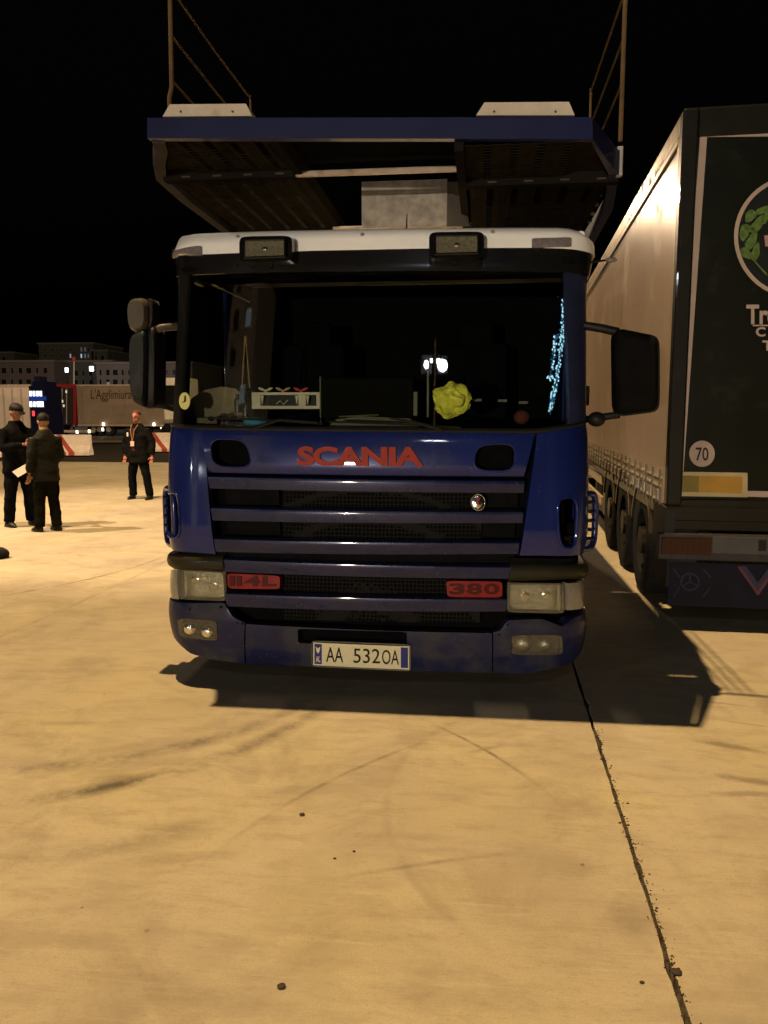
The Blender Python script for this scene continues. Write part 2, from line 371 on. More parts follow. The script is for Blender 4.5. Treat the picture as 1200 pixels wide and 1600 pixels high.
# far edge of the concrete (runs obliquely across the yard)
EA = atZ(76, 795); EB = atZ(250, 768)
def edge_y(x): return EA.y + (EB.y - EA.y) * (x - EA.x) / (EB.x - EA.x)
pav = thing('pavement', (0, 0, 0), None, None); del_keys = None
pav['kind'] = 'structure'
def slab(name, side):
    ys = []; y = -30.0
    while y < 27: ys.append(y); y += .035 if .8 < y < 5 else (.2 if y < 16 else .8)
    edge = []
    for y in ys:
        n = noise.noise(Vector((y * 9, side * 3.1, 0))) * .006 + noise.noise(Vector((y * 2.1, side, 4))) * .006
        chip = max(0, noise.noise(Vector((y * 5.3, side * 7, 9))) - .22) * (.055 if side > 0 else .03)
        edge.append((joint_x(y) + side * (.008 + max(-.003, n) + chip), y))
    far = [(x, edge_y(x)) for x in (-60, -30, -15, -8, -4, 0, edge[-1][0])]
    v = []; f = []
    ytop = lambda x: edge_y(x)
    if side < 0: outer = -60.0
    else: outer = 60.0
    cols = [0, .04, .3, 1.0]
    for (x, y) in edge:
        yy = y
        for c in cols: v.append((x + (outer - x) * c, yy, 0))
    n = len(cols)
    for k in range(len(edge) - 1):
        for j in range(n - 1): f.append((k * n + j, k * n + j + 1, (k + 1) * n + j + 1, (k + 1) * n + j))
    b = len(v)
    for (x, y) in edge: v.append((x, y, -.055))
    for k in range(len(edge) - 1): f.append((k * n, (k + 1) * n, b + k + 1, b + k))
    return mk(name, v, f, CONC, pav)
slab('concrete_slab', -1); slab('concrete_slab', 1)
A = MB()
A.add([(-300, edge_y(-300) if edge_y(-300) > 5 else 5, .004), (0, edge_y(0), .004), (60, edge_y(60), .004), (300, edge_y(300), .004), (300, 550, .004), (-300, 550, .004)], [(0, 1, 2, 3, 4, 5)])
props(A.build('asphalt_yard', ASPH), kind='structure')
# grit and dirt in and beside the joint
D = MB()
for k in range(420):
    y = random.uniform(1.9, 4.3) if k > 60 else random.uniform(1.9, 3.2); x = joint_x(y) + (random.gauss(.004, .009) if random.random() < .9 else random.gauss(.02, .02))
    r = random.uniform(.0015, .0042) * (1.6 if random.random() < .1 else 1)
    D.ell((x, y, r * .3), (r * random.uniform(.8, 1.6), r, r * .6), 5, 3)
props(D.build('grit', mat('dark_grit', (.05, .035, .022), .95)), 'dark grit and dirt gathered along the open joint in the concrete', 'grit', kind='stuff')
def pebble(px, py, r, label):
    c = atZ(px, py); m = MB()
    m.ell((c.x, c.y, r * .45), (r * 1.3, r, r * .6), 9, 6, fn=lambda q: q * (1 + .25 * noise.noise(q * 2 + Vector((px, py, 0)))))
    o = m.build('pebble', mat('dark_stone', (.05, .035, .025), .8, bump=.4), None, True); props(o, label, 'pebble', 'dark pebbles on the concrete')
pebble(472, 1274, .010, 'small dark pebble on the concrete below the middle of the bumper')
pebble(440, 1543, .011, 'dark pebble with a chip beside it near the bottom of the photo')
pebble(1057, 1521, .013, 'dark clod beside the open joint at the lower right')
pebble(1003, 1536, .006, 'tiny dark crumb to the left of the open joint')
pebble(523, 1342, .005, 'tiny crumb, the left one of two on the concrete')
pebble(553, 1331, .005, 'tiny crumb, the right one of two on the concrete')

# ================================================================== BLUE CAR TRANSPORTER
XC = -.645; YF = 4.60; HW = 1.30; RC = .24; FL = HW - RC; SM = FL + RC * PI / 2
TILT = [(.0, .06), (.15, .05), (.45, .0), (1.0, .02), (1.6, .10), (2.56, .30), (2.68, .35), (2.76, .39), (2.82, .45)]
def tilt(z):
    if z <= TILT[0][0]: return TILT[0][1]
    for (a, p), (b, q) in zip(TILT, TILT[1:]):
        if z <= b: return p + (q - p) * (z - a) / (b - a)
    return TILT[-1][1]
def sface(s):
    a = abs(s); sg = 1 if s >= 0 else -1
    if a <= FL: u = a; y = .07 * (u / FL) ** 2; n = Vector((sg * .14 * u / FL / FL, -1, 0)).normalized()
    else:
        t = min((a - FL) / RC, PI / 2); u = FL + RC * math.sin(t); y = .07 + RC * (1 - math.cos(t)); n = Vector((sg * math.sin(t + .13 * (1 - t / (PI / 2))), -math.cos(t + .13 * (1 - t / (PI / 2))), 0))
        if a > SM: y += a - SM
    return sg * u, y, n
def pos(s, z, off=0):
    u, y, n = sface(s)
    return Vector((XC + u + n.x * off, YF + y + tilt(z) + n.y * off, z))
def sz(p):
    if len(p) == 3: return (p[1], p[2])               # ('s', s, z)
    x, y = p; Y = YF + .15
    for _ in range(14):
        q = atY(x, y, Y); u = max(-HW, min(HW, q.x - XC)); a = abs(u)
        s = a if a <= FL else FL + RC * math.asin(min(1, (a - FL) / RC))
        Y = .5 * Y + .5 * (YF + sface(s)[1] + tilt(q.z))
    return (math.copysign(s, u), q.z)
def lerp(a, b, t): return a + (b - a) * t
def poly_at(pl, t):
    s0, s1 = pl[0][0], pl[-1][0]; s = lerp(s0, s1, t)
    for (a, p), (b, q) in zip(pl, pl[1:]):
        if s <= b + 1e-9: return (s, p + (q - p) * (s - a) / max(1e-9, b - a))
    return pl[-1]
def strip(name, top, bot, m, parent, off=0, thick=.02, ns=24, nz=4, prof=None, build=True, cols=None):
    T = [sz(p) for p in top]; B = [sz(p) for p in bot]; mb = MB(); v = []; f = []
    for side in (0, 1):
        for k in range(nz + 1):
            b = k / nz
            for j in range(ns + 1):
                a = j / ns; p, q = poly_at(T, a), poly_at(B, a)
                o = off + (prof(b, a) if prof and side == 0 else 0) - (thick if side else 0)
                v.append(pos(lerp(p[0], q[0], b), lerp(p[1], q[1], b), o))
    w = ns + 1; n = w * (nz + 1)
    for k in range(nz):
        for j in range(ns):
            i = k * w + j; f.append((i, i + 1, i + w + 1, i + w)); f.append((n + i, n + i + w, n + i + w + 1, n + i + 1))
    for j in range(ns): f.append((j, n + j, n + j + 1, j + 1)); i = nz * w + j; f.append((i, i + 1, n + i + 1, n + i))
    for k in range(nz): i = k * w; f.append((i, i + w, n + i + w, n + i)); i += ns; f.append((i, n + i, n + i + w, i + w))
    mb.add(v, f); return mb.build(name, m, parent, True)
def rrq(TL, TR, BR, BL, n=24, e=4):
    out = []
    for k in range(n):
        t = 2 * PI * (k + .5) / n; c = math.cos(t); s_ = math.sin(t)
        a = (math.copysign(abs(c) ** (2 / e), c) + 1) / 2; b = (math.copysign(abs(s_) ** (2 / e), s_) + 1) / 2
        x = lerp(lerp(TL[0], TR[0], a), lerp(BL[0], BR[0], a), b); y = lerp(lerp(TL[1], TR[1], a), lerp(BL[1], BR[1], a), b); out.append((x, y))
    return out
def padmb(mb, outl, off=0, thick=.02, dome=0, rings=4, i=0):
    P = [sz(p) for p in outl]; cs = sum(p[0] for p in P) / len(P); cz = sum(p[1] for p in P) / len(P); n = len(P)
    v = []; f = []
    for r in range(rings):
        t = 1 - r / rings
        for (s, z) in P: v.append(pos(cs + (s - cs) * t, cz + (z - cz) * t, off + dome * (1 - t * t)))
    v.append(pos(cs, cz, off + dome))
    for r in range(rings - 1):
        for j in range(n): f.append((r * n + j, r * n + (j + 1) % n, (r + 1) * n + (j + 1) % n, (r + 1) * n + j))
    for j in range(n): f.append(((rings - 1) * n + j, (rings - 1) * n + (j + 1) % n, rings * n))
    b = len(v)
    for (s, z) in P: v.append(pos(s, z, off - thick))
    for j in range(n): f.append((j, b + j, b + (j + 1) % n, (j + 1) % n))
    f.append(tuple(b + j for j in range(n)))
    mb.add(v, f, i); return mb
def pad(name, outl, m, parent, off=0, thick=.02, dome=0, rings=4): return padmb(MB(), outl, off, thick, dome, rings).build(name, m, parent, True)
def cutter(outl, y0=-.2, y1=.3, sc=1.0):
    P = [sz(p) for p in outl]; Q = [pos(s, z) for s, z in P]
    ym = sum(q.y for q in Q) / len(Q)
    a = [Vector((q.x, ym + y0, q.z)) for q in Q]
    m = MB(); m.prism(a, (0, y1 - y0, 0)); return m.build('cutter', BLACK)
def rim(name, outl, m, parent, off=.004, r=.008):
    P = [sz(p) for p in outl]; Q = [pos(s, z, off) for s, z in P]; mb = MB()
    mb.tube(Q + [Q[0], Q[1]], r, 8, caps=False); return mb.build(name, m, parent, True)
def tsurf(name, txt, TL, TR, BR, BL, m, parent, off=.003, ext=.012, bold=.02, **kw):
    A, B, C, D_ = [sz(p) for p in (TL, TR, BR, BL)]
    def fn(a, b, c):
        s = lerp(lerp(D_[0], C[0], a), lerp(A[0], B[0], a), b); z = lerp(lerp(D_[1], C[1], a), lerp(A[1], B[1], a), b)
        return pos(s, z, off + ext * c)
    return text_mesh(name, txt, fn, m, parent, bold, **kw)

T = thing('car_transporter', (XC, YF + .4, 0), 'blue car transporter truck with white roof visor and a loading deck above the cab', 'truck')
# --- recessed dark backing behind the whole lower face
strip('inner_grille', [('s', -SM + .1, 1.56), ('s', SM - .1, 1.56)], [('s', -SM + .1, .28), ('s', SM - .1, .28)], VOIDM, T, off=-.11, thick=.03, nz=10)
# fine mesh behind the bars
gm = bpy.data.materials.new('grille_mesh'); gm.use_nodes = True
_n = gm.node_tree.nodes; _l = gm.node_tree.links; _b = _n['Principled BSDF']; _b.inputs['Roughness'].default_value = .8; _b.inputs['Specular IOR Level'].default_value = .03
_t = _n.new('ShaderNodeTexCoord'); _v = _n.new('ShaderNodeTexVoronoi'); _v.feature = 'DISTANCE_TO_EDGE'; _v.inputs['Scale'].default_value = 42; _v.inputs['Randomness'].default_value = .12
_l.new(_t.outputs['Object'], _v.inputs['Vector']); _r = _n.new('ShaderNodeValToRGB'); _r.color_ramp.elements[0].position = .08; _r.color_ramp.elements[1].position = .14
_r.color_ramp.elements[0].color = (.012, .011, .010, 1); _r.color_ramp.elements[1].color = (.002, .002, .002, 1)
_l.new(_v.outputs['Distance'], _r.inputs[0]); _l.new(_r.outputs[0], _b.inputs['Base Color'])
strip('grille_mesh', [(435, 764), (755, 770)], [(438, 972), (752, 978)], gm, T, off=-.075, thick=.01, nz=12)
for (a, b, c, d) in [((345, 764), (430, 765), (432, 791), (347, 790)), ((348, 813), (432, 814), (434, 838), (350, 837)),
                     ((757, 770), (812, 771), (812, 795), (757, 794)), ((756, 817), (808, 818), (806, 842), (755, 841))]:
    strip('grille_blank', [a, b], [d, c], MATT, T, off=-.06, thick=.02, ns=4, nz=2)
# --- grille bars
def barprof(b, a): return .034 * min(1, (b / .14) ** .6) * (1 - .42 * b ** 1.5)
for L0, L1, R0, R1 in [((326, 742), (328, 763), (819, 749), (818, 770)), ((331, 791), (333, 813), (817, 797), (816, 817)), ((336, 839), (338, 862), (811, 845), (809, 865)),
                       ((348, 871), (350, 893), (797, 883), (796, 904)), ((353, 924), (355, 947), (792, 933), (790, 955))]:
    strip('grille_bar', [L0, R0], [L1, R1], BARM, T, off=-.015, thick=.035, ns=30, nz=8, prof=barprof)
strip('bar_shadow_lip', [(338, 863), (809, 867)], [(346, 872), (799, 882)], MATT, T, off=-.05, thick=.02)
# --- hood panel with two openings, lettering
hood = strip('hood_panel', [(318, 671), (330, 669), (836, 674)], [(325, 738), (335, 739), (818, 745)], BLUE, T, off=.0, thick=.03, ns=40, nz=10, prof=lambda b, a: .02 * math.sin(PI * min(1, b * 1.0)) ** .6 - (.006 if b > .9 else 0))
openL = rrq((328, 685), (386, 686), (397, 731), (333, 729), e=3.2); openR = rrq((744, 694), (806, 692), (803, 737), (738, 735), e=3.2)
boolcut(hood, [cutter(openL), cutter(openR)])
for o_ in (openL, openR): rim('opening_lip', o_, BLUE, T, .012, .007)
pad('air_duct', openL, VOIDM, T, off=-.085, thick=.01); pad('air_duct', openR, VOIDM, T, off=-.085, thick=.01)
tsurf('brand_lettering', 'SCANIA', (467, 697), (661, 698), (662, 729), (467, 727), REDL, T, off=.019, ext=.014, bold=.045, res=5, spacing=.96)
# --- emblem
eo = rrq((735, 772), (758, 772), (757, 797), (737, 797), n=20, e=2); em_ = pad('emblem', eo, BLACKG, T, off=.014, thick=.05, dome=.004)
rim('emblem_ring', eo, CHROME, em_, .016, .0035)
pad('emblem_shield', [(739, 776), (746, 774), (754, 776), (755, 784), (751, 791), (746, 795), (741, 791), (738, 784)], CHROME, em_, off=.022, thick=.005, dome=.004, rings=2)
tsurf('emblem_crest', 'Y', (743, 777), (750, 777), (750, 789), (743, 789), mat('red_enamel', (.3, .03, .02), .3), em_, off=.027, ext=.002, bold=.02)
# --- badges
for txt, q in (('114L', ((354, 896), (437, 900), (437, 921), (356, 920))), ('380', ((697, 908), (785, 909), (785, 934), (699, 933)))):
    bd = pad('badge', rrq(*q, n=24, e=9), REDP, T, off=-.005, thick=.05, dome=.002)
    (a, b, c, d) = q; g = lambda p, r, t: (lerp(p[0], r[0], t), lerp(p[1], r[1], t))
    ws = {'1': .3, '4': 1, 'L': .85, '3': 1, '8': 1, '0': 1}; tot = sum(ws[ch] + .12 for ch in txt) - .12; u = 0
    for ch in txt:
        x0 = lerp(a[0] + 5, b[0] - 5, u / tot); x1 = lerp(a[0] + 5, b[0] - 5, (u + ws[ch]) / tot); u += ws[ch] + .12
        tsurf('badge_digit', ch, (x0, a[1] + 4), (x1, a[1] + 4), (x1, d[1] - 4), (x0, d[1] - 4), REDD, bd, off=.0, ext=.004, bold=.03)
# --- corner panels
WL = lambda y, e=.0: ('s', -(SM + .30 + e), sz((262, y))[1]); WR = lambda y, e=.0: ('s', SM + .30 + e, sz((919, y))[1])
cpprof = lambda b, a: .022 * math.sin(PI * min(1, b * 1.0)) ** .4
cl = strip('corner_panel', [WL(656), (266, 656), (300, 668), (320, 675)], [WL(856), (268, 858), (300, 863), (337, 866)], BLUE, T, off=.0, thick=.03, ns=44, nz=14, prof=cpprof)
cr = strip('corner_panel', [(839, 677), (852, 672), (915, 658), WR(656)], [(812, 868), (850, 868), (912, 864), WR(862)], BLUE, T, off=.0, thick=.03, ns=44, nz=14, prof=cpprof)
# flared air vents at the cab corners: a raised scoop frame standing out from the panel, with slats
def scoop(side, x0, x1, y0, y1, op):
    sgn = side
    z0 = sz((x0, y1))[1]; z1 = sz((x0, y0))[1]
    # outer flange ring, swept: a tall rounded ring standing outward of the cab side
    Yc = YF + .07 + RC
    m = MB(); pts = []
    for k in range(28):
        t = 2 * PI * k / 28; c = math.cos(t); s_ = math.sin(t)
        a = math.copysign(abs(c) ** .55, c); b = math.copysign(abs(s_) ** .45, s_)
        X = XC + sgn * (HW + .012 + .062 * a); Z = (z0 + z1) / 2 + (z1 - z0) / 2 * b; Y = Yc + .02 + .05 * (1 - a) * -.5 + .06 * a
        pts.append(Vector((X, Y, Z)))
    m.tube(pts + pts[:2], .020, 10, caps=False)
    f_ = m.build('air_scoop', BLUE, T, True)
    m = MB()
    for k in range(5):
        Z = lerp(z0, z1, (k + 1) / 6); m.box((XC + sgn * (HW + .014), Yc + .03, Z), (.10, .03, .012), Matrix.Rotation(.25, 3, 'X'))
    m.build('slat', BLACK, f_)
vl = rrq((262, 771), (283, 769), (286, 838), (266, 842), e=3.5); vr = rrq((868, 778), (899, 776), (896, 856), (872, 854), e=3.5)
boolcut(cl, [cutter(vl, -.3, .12)]); boolcut(cr, [cutter(vr, -.3, .12)])
pad('vent_duct', vl, VOIDM, T, off=-.08, thick=.01); pad('vent_duct', vr, VOIDM, T, off=-.08, thick=.01)
rim('vent_lip', vl, BLUE, T, .018, .008); rim('vent_lip', vr, BLUE, T, .018, .008)
scoop(-1, 258, 270, 762, 850, vl); scoop(1, 915, 925, 770, 856, vr)
pad('scraped_patch', [(911, 790), (917, 793), (921, 800), (922, 815), (919, 828), (914, 836), (912, 826), (914, 814), (910, 802)], mat('bare_scraped_filler', (.22, .24, .20), .8, bump=.5, dirt=(.03, .035, .09), dscale=30), T, off=.022, thick=.004, rings=2)
# --- headlamp brows
for nm, top, bot in (('L', [WL(862), (267, 862), (350, 868)], [WL(884), (268, 886), (352, 891)]), ('R', [(797, 881), (884, 882), (916, 876), WR(872)], [(795, 908), (884, 905), (917, 902), WR(898)])):
    strip('headlamp_brow', top, bot, BROW, T, off=.0, thick=.05, ns=24, nz=6, prof=lambda b, a: .03 * math.sin(PI * b) ** .5)
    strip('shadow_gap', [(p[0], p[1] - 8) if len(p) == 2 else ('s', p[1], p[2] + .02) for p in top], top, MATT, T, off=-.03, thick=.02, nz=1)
# --- headlamps
def headlamp(TL, TR, BR, BL, bulbs, label):
    g = pad('headlamp', rrq(TL, TR, BR, BL, e=8), BLACK, T, off=-.055, thick=.02)
    g['label'] = label
    strip('reflector', [TL, TR], [BL, BR], REFL, g, off=-.02, thick=.01, ns=16, nz=10, prof=lambda b, a: -.03 * (1 - (2 * a - 1) ** 4) * (1 - (2 * b - 1) ** 4))
    for (x, y, r) in bulbs:
        s, z = sz((x, y)); m = MB(); c = pos(s, z, -.035); nn = sface(s)[2]
        m.ell(c, (.034 * r, .008, .030 * r), 16, 8); m.tube([c, c + nn * .012], .011, 10); m.build('bulb_reflector', CHROME, g, True)
    strip('lens', [TL, TR], [BL, BR], LENS, g, off=.012, thick=.006, ns=10, nz=6, prof=lambda b, a: .006 * math.sin(PI * b))
    rim('lens_frame', rrq(TL, TR, BR, BL, e=10), mat('lens_edge', (.09, .08, .06), .4), g, .008, .005)
headlamp((283, 890), (351, 894), (353, 938), (285, 935), [(302, 908, 1), (331, 916, 1)], 'clean left headlamp with bright reflectors')
headlamp((794, 911), (879, 912), (879, 957), (793, 955), [(820, 934, 1.1), (855, 932, 1)], 'yellowed right headlamp')
for a in ([WL(889), (266, 889), (279, 890)], [WL(935), (270, 935), (281, 936)]), ([(885, 911), (910, 908), WR(905)], [(885, 953), (908, 950), WR(946)]):
    g = strip('turn_signal', a[0], a[1], CLEARP, T, off=.006, thick=.05, ns=14, nz=5, prof=lambda b, a: .008 * math.sin(PI * b) ** .5)
# --- bumper: two corner sections and a centre beam
bump = lambda b, a: .026 * min(1, max(0, math.sin(PI * min(1, b * .85 + .10))) ** .35)
bl = strip('bumper_corner', [WL(936), (270, 937), (352, 941), (358, 952), (366, 963), (384, 972)], [('s', -(SM + .30), sz((270, 985))[1]), (272, 985), (284, 1006), (300, 1020), (330, 1029), (384, 1036)], BLUED, T, off=.0, thick=.06, ns=54, nz=16, prof=bump)
br = strip('bumper_corner', [(770, 987), (782, 984), (792, 968), (846, 966), (862, 972), (876, 978), (890, 966), (916, 950), WR(948)], [(770, 1050), (820, 1052), (868, 1042), (895, 1030), (912, 1005), ('s', SM + .30, sz((914, 1000))[1])], BLUED, T, off=.0, thick=.06, ns=54, nz=16, prof=bump)
bc = strip('bumper_beam', [(386, 974), (768, 988)], [(386, 1036), (500, 1041), (768, 1050)], BLUED, T, off=.0, thick=.06, ns=40, nz=16, prof=bump)
slot = rrq((466, 981), (636, 986), (637, 1009), (467, 1003), e=14, n=32)
boolcut(bc, [cutter(slot, -.25, .2)]); pad('bumper_slot', slot, VOIDM, T, off=-.05, thick=.01)
fl = rrq((283, 964), (342, 968), (343, 1000), (287, 994), e=6); fr_ = rrq((797, 990), (874, 990), (875, 1021), (799, 1021), e=7)
boolcut(bl, [cutter(fl, -.25, .12)]); boolcut(br, [cutter(fr_, -.25, .12)])
FO = -.03
for o_, bulbs, lab in ((fl, [(299, 981, .9), (326, 986, .9)], 'round twin fog lamps catching the light'), (fr_, [(816, 1004, 1), (850, 1005, .8)], 'dull fog lamps in the shaded bumper end')):
    g = pad('fog_lamp', o_, BLACK, T, off=-.02, thick=.02); g['label'] = lab
    for (x, y, r) in bulbs:
        s, z = sz((x, y)); c = pos(s, z, .005); m = MB(); m.ell(c, (.052 * r, .035, .05 * r), 18, 10); m.build('lamp_bowl', REFL if x > 400 else CHROME, g, True)  # left bowls brighter than right: lit and shaded look set by material
        m = MB(); m.tube([c + Vector((.05 * r * math.cos(t * PI / 8), -.01, .05 * r * math.sin(t * PI / 8))) for t in range(17)], .006, 6, caps=False); m.build('lamp_ring', BLACKG, g, True)
    pad('lens', o_, LENS, g, off=.032, thick=.004, dome=.004)
for (x, y) in ((300, 950), (348, 947), (373, 972), (381, 973), (792, 975), (779, 990), (868, 975)):
    m = MB(); s, z = sz((x, y)); m.ell(pos(s, z, .03), (.007, .012, .007), 8, 6); m.build('bolt', CHROME if y > 960 else BLACK, T, True)
# --- number plate
pl = strip('number_plate', [(492, 1001), (640, 1007)], [(492, 1036), (640, 1043)], PLATE, T, off=.040, thick=.012, ns=8, nz=2)
strip('plate_band', [(494, 1003), (505, 1003.5)], [(494, 1034), (505, 1034.5)], PLBLUE, pl, off=.043, thick=.004, ns=2, nz=1)
strip('plate_band', [(627, 1008.5), (638, 1009)], [(627, 1040), (638, 1040.5)], PLBLUE, pl, off=.043, thick=.004, ns=2, nz=1)
tsurf('plate_band_mark', 'AL', (496, 1022), (503, 1022), (503, 1031), (496, 1031), PLATE, pl, off=.0435, ext=.001)
pad('plate_band_eagle', [(496, 1007), (499.5, 1010), (503, 1007), (502, 1014), (499.5, 1018), (497, 1014)], PLATE, pl, off=.0445, thick=.002, rings=2)
for tx, x0, x1 in (('AA', 512, 538), ('532', 554, 595), ('OA', 598, 624)):
    dy = (x0 - 512) * .045
    tsurf('plate_characters', tx, (x0, 1008 + dy), (x1, 1009 + dy), (x1, 1031.5 + dy), (x0, 1030.5 + dy), INK, pl, off=.0425, ext=.0015, bold=.0)
rim('plate_frame', rrq((490, 999), (642, 1005), (642, 1045), (490, 1038), e=20, n=32), mat('plate_frame_grey', (.10, .095, .08), .4), pl, .036, .004)
# --- windscreen, frame, visor
gt = [(290, 424), (330, 422), (860, 419), (884, 421)]; gb = [(268, 655), (300, 663), (330, 667), (835, 672), (870, 668), (905, 655)]
strip('windscreen', gt, gb, WSG, T, off=-.01, thick=.006, ns=40, nz=16)
PIL = mat('pillar_paint', (.016, .020, .05), .35, .1, .4, .2, 8)
strip('windscreen_frame', [('s', -SM - .15, sz((274, 405))[1]), (272, 405), (296, 412)], [('s', -SM - .15, sz((262, 658))[1]), (262, 658), (280, 664)], BLACK, T, off=.0, thick=.03, ns=14, nz=12)
strip('windscreen_frame', [(882, 412), (912, 402), ('s', SM + .15, sz((912, 402))[1])], [(890, 668), (918, 656), ('s', SM + .15, sz((918, 656))[1])], PIL, T, off=.004, thick=.03, ns=14, nz=12)
strip('window_seal', [(268, 660), (330, 665), (836, 670), (912, 657)], [(268, 664), (322, 672), (838, 677), (914, 661)], BLACK, T, off=.012, thick=.03, ns=30, nz=2, prof=lambda b, a: .006 * math.sin(PI * b))
strip('dark_visor_band', [('s', -SM - .4, sz((268, 404))[1]), (268, 403), (325, 398), (570, 391), (832, 388), (912, 396), ('s', SM + .4, sz((913, 396))[1])],
      [('s', -SM - .4, sz((278, 432))[1]), (276, 434), (300, 430), (570, 424), (880, 426), (908, 430), ('s', SM + .4, sz((908, 430))[1])], BLACKG, T, off=.05, thick=.06, ns=50, nz=6, prof=lambda b, a: -.03 * b)
wv = strip('white_visor', [('s', -SM - .5, sz((272, 380))[1] - .0), (274, 380), (284, 372), (300, 369), (420, 363), (570, 360), (740, 358), (880, 358), (900, 363), (911, 374), ('s', SM + .5, sz((911, 374))[1])],
      [('s', -SM - .5, sz((268, 406))[1]), (268, 405), (325, 400), (570, 393), (832, 390), (912, 398), ('s', SM + .5, sz((912, 398))[1])], WHITE, T, off=.055, thick=.05, ns=60, nz=10, prof=lambda b, a: -.025 * max(0, 1 - b * 3.5) ** 2)
for (x, y) in ((377, 373), (568, 370), (768, 366)):
    m = MB(); s, z = sz((x, y)); m.ell(pos(s, z, .06), (.012, .012, .012), 10, 6); m.build('bolt', STEEL, T, True)
for (x, y) in ((374, 402), (374, 416), (568, 398), (568, 412), (766, 393), (766, 408)):
    m = MB(); s, z = sz((x, y)); m.ell(pos(s, z, .045), (.007, .010, .007), 8, 6); m.build('bolt', BLACKG, T, True)
for q in (((278, 389), (323, 387), (323, 402), (278, 404)), ((828, 376), (883, 374), (883, 389), (828, 391))):
    g = pad('marker_lamp', rrq(*q, e=12), SMOKE, T, off=.066, thick=.03, dome=.004)
for (x0, y0, x1, y1) in ((388, 377, 467, 417), (671, 371, 753, 412)):
    q = ((x0, y0), (x1, y0 - 1), (x1, y1 - 2), (x0, y1))
    h = pad('spot_lamp', rrq(*q, e=7), BLACKG, T, off=.145, thick=.12)
    i_ = ((x0 + 9, y0 + 7), (x1 - 9, y0 + 6), (x1 - 9, y1 - 8), (x0 + 9, y1 - 6))
    strip('reflector', [i_[0], i_[1]], [i_[3], i_[2]], mat('dim_reflector', (.20, .18, .14), .4, .1, 0, .45, 60, bump=.3, spec=.4), h, off=.160, thick=.012, ns=14, nz=8, prof=lambda b, a: -.012 * math.sin(PI * a) * math.sin(PI * b))
    s, z = sz(((x0 + x1) / 2, (y0 + y1) / 2 + 1)); c = pos(s, z, .158); m = MB(); m.ell(c, (.022, .012, .018), 12, 8); m.build('bulb', CHROME, h, True)
    m = MB(); ii = [pos(*sz(p), .166) for p in (i_[0], i_[1], i_[2], i_[3])]
    for k in range(4): m.tube([ii[k], ii[(k + 1) % 4]], .008, 6)
    m.build('lamp_surround', BLACKG, h, True)
    strip('lens', [i_[0], i_[1]], [i_[3], i_[2]], LENS, h, off=.17, thick=.003, ns=4, nz=3)
    m = MB(); m.tube([pos(s, z - .08, .04), pos(s, z - .05, .09)], .015, 8); m.build('bracket', BLACK, h)
# --- cab shell: roof, sides, back, floor
YB = YF + 2.15
def wall_x(name, X, t, y0, y1, z0, z1, m, bev=.02):
    q = MB(); q.bb((X - t / 2, y0, z0), (X + t / 2, y1, z1), bev=bev); return q.build(name, m, T)
for sgn in (-1, 1):
    X = XC + sgn * (HW - .02)
    wall_x('cab_side', X, .04, YF + .60, YB, .95, 1.58, BLUE)
    wall_x('door_frame', X, .04, YF + .52, YF + .60, 1.585, 2.62, BLACK)
    wall_x('side_pillar', X, .04, YF + 1.45, YB, 1.585, 2.62, BLUE)
    wall_x('roof_rail', X, .045, YF + .50, YB, 2.625, 2.74, BLUE)
    w_ = wall_x('side_window', X, .008, YF + .605, YF + 1.445, 1.585, 2.62, WSG, bev=0)
    q = MB(); q.bb((X - .025 if sgn < 0 else X + .0, YF + 1.0, 1.25), (X if sgn < 0 else X + .03, YF + 1.18, 1.30), bev=.008); q.build('door_handle', BLACK, T)
    # wheel arch and front wheel
    WXc = XC + sgn * 1.02; wc = Vector((WXc, YF + 1.38, .50))
    tx = MB()
    prof = [(.50, -.13), (.50, .13), (.47, .155), (.30, .15), (.29, .13), (.29, -.13), (.30, -.15), (.47, -.155)]
    rings = [[wc + Vector((p[1], p[0] * math.cos(a), p[0] * math.sin(a))) for p in prof] for a in [2 * PI * k / 36 for k in range(37)]]
    v = [p for r in rings for p in r]; n = len(prof); f = [(k * n + j, k * n + (j + 1) % n, (k + 1) * n + (j + 1) % n, (k + 1) * n + j) for k in range(36) for j in range(n)]
    tx.add(v, f); wo = tx.build('wheel', RUBBER, T, True)
    tx = MB(); tx.tube([wc - Vector((.10, 0, 0)), wc + Vector((.10, 0, 0))], .29, 28); tx.tube([wc - Vector((.16, 0, 0)), wc + Vector((.16, 0, 0))], .12, 20); tx.build('rim', STEEL, wo, True)
    tx = MB(); tx.loft([[Vector((WXc + dx, YF + 1.38 + r_ * math.cos(a), .50 + r_ * math.sin(a))) for dx, r_ in ((-.2, .58), (.2, .58), (.2, .62), (-.2, .62))] for a in [PI * k / 14 for k in range(15)]]); tx.build('mudguard', BLACK, T)
    tx = MB(); tx.bb((WXc - .2, YF + 2.0, .15), (WXc + .2, YF + 2.02, .55)); tx.build('mud_flap', RUBBER, T)
    # cab steps
    tx = MB(); tx.bb((XC + sgn * HW - .13 if sgn > 0 else XC - HW, YF + .58, .35), (XC + sgn * HW if sgn > 0 else XC - HW + .13, YF + .86, .94), bev=.02); st_ = tx.build('step_panel', BLUED, T)
    for zz in (.45, .72):
        tx = MB(); tx.bb((XC + sgn * (HW + .001) - .02, YF + .62, zz), (XC + sgn * (HW + .001) + .02, YF + .82, zz + .03)); tx.build('step', STEEL, st_)
q = MB(); q.bb((XC - HW + .02, YF + .52, 2.745), (XC + HW - .02, YB, 2.80), bev=.02); q.build('cab_roof', WHITE, T)
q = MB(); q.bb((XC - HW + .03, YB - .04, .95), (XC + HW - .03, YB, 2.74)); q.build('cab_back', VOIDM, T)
q = MB(); q.bb((XC - HW + .05, YF + .40, .95), (XC + HW - .05, YB - .05, 1.02)); q.build('cab_floor', VOIDM, T)
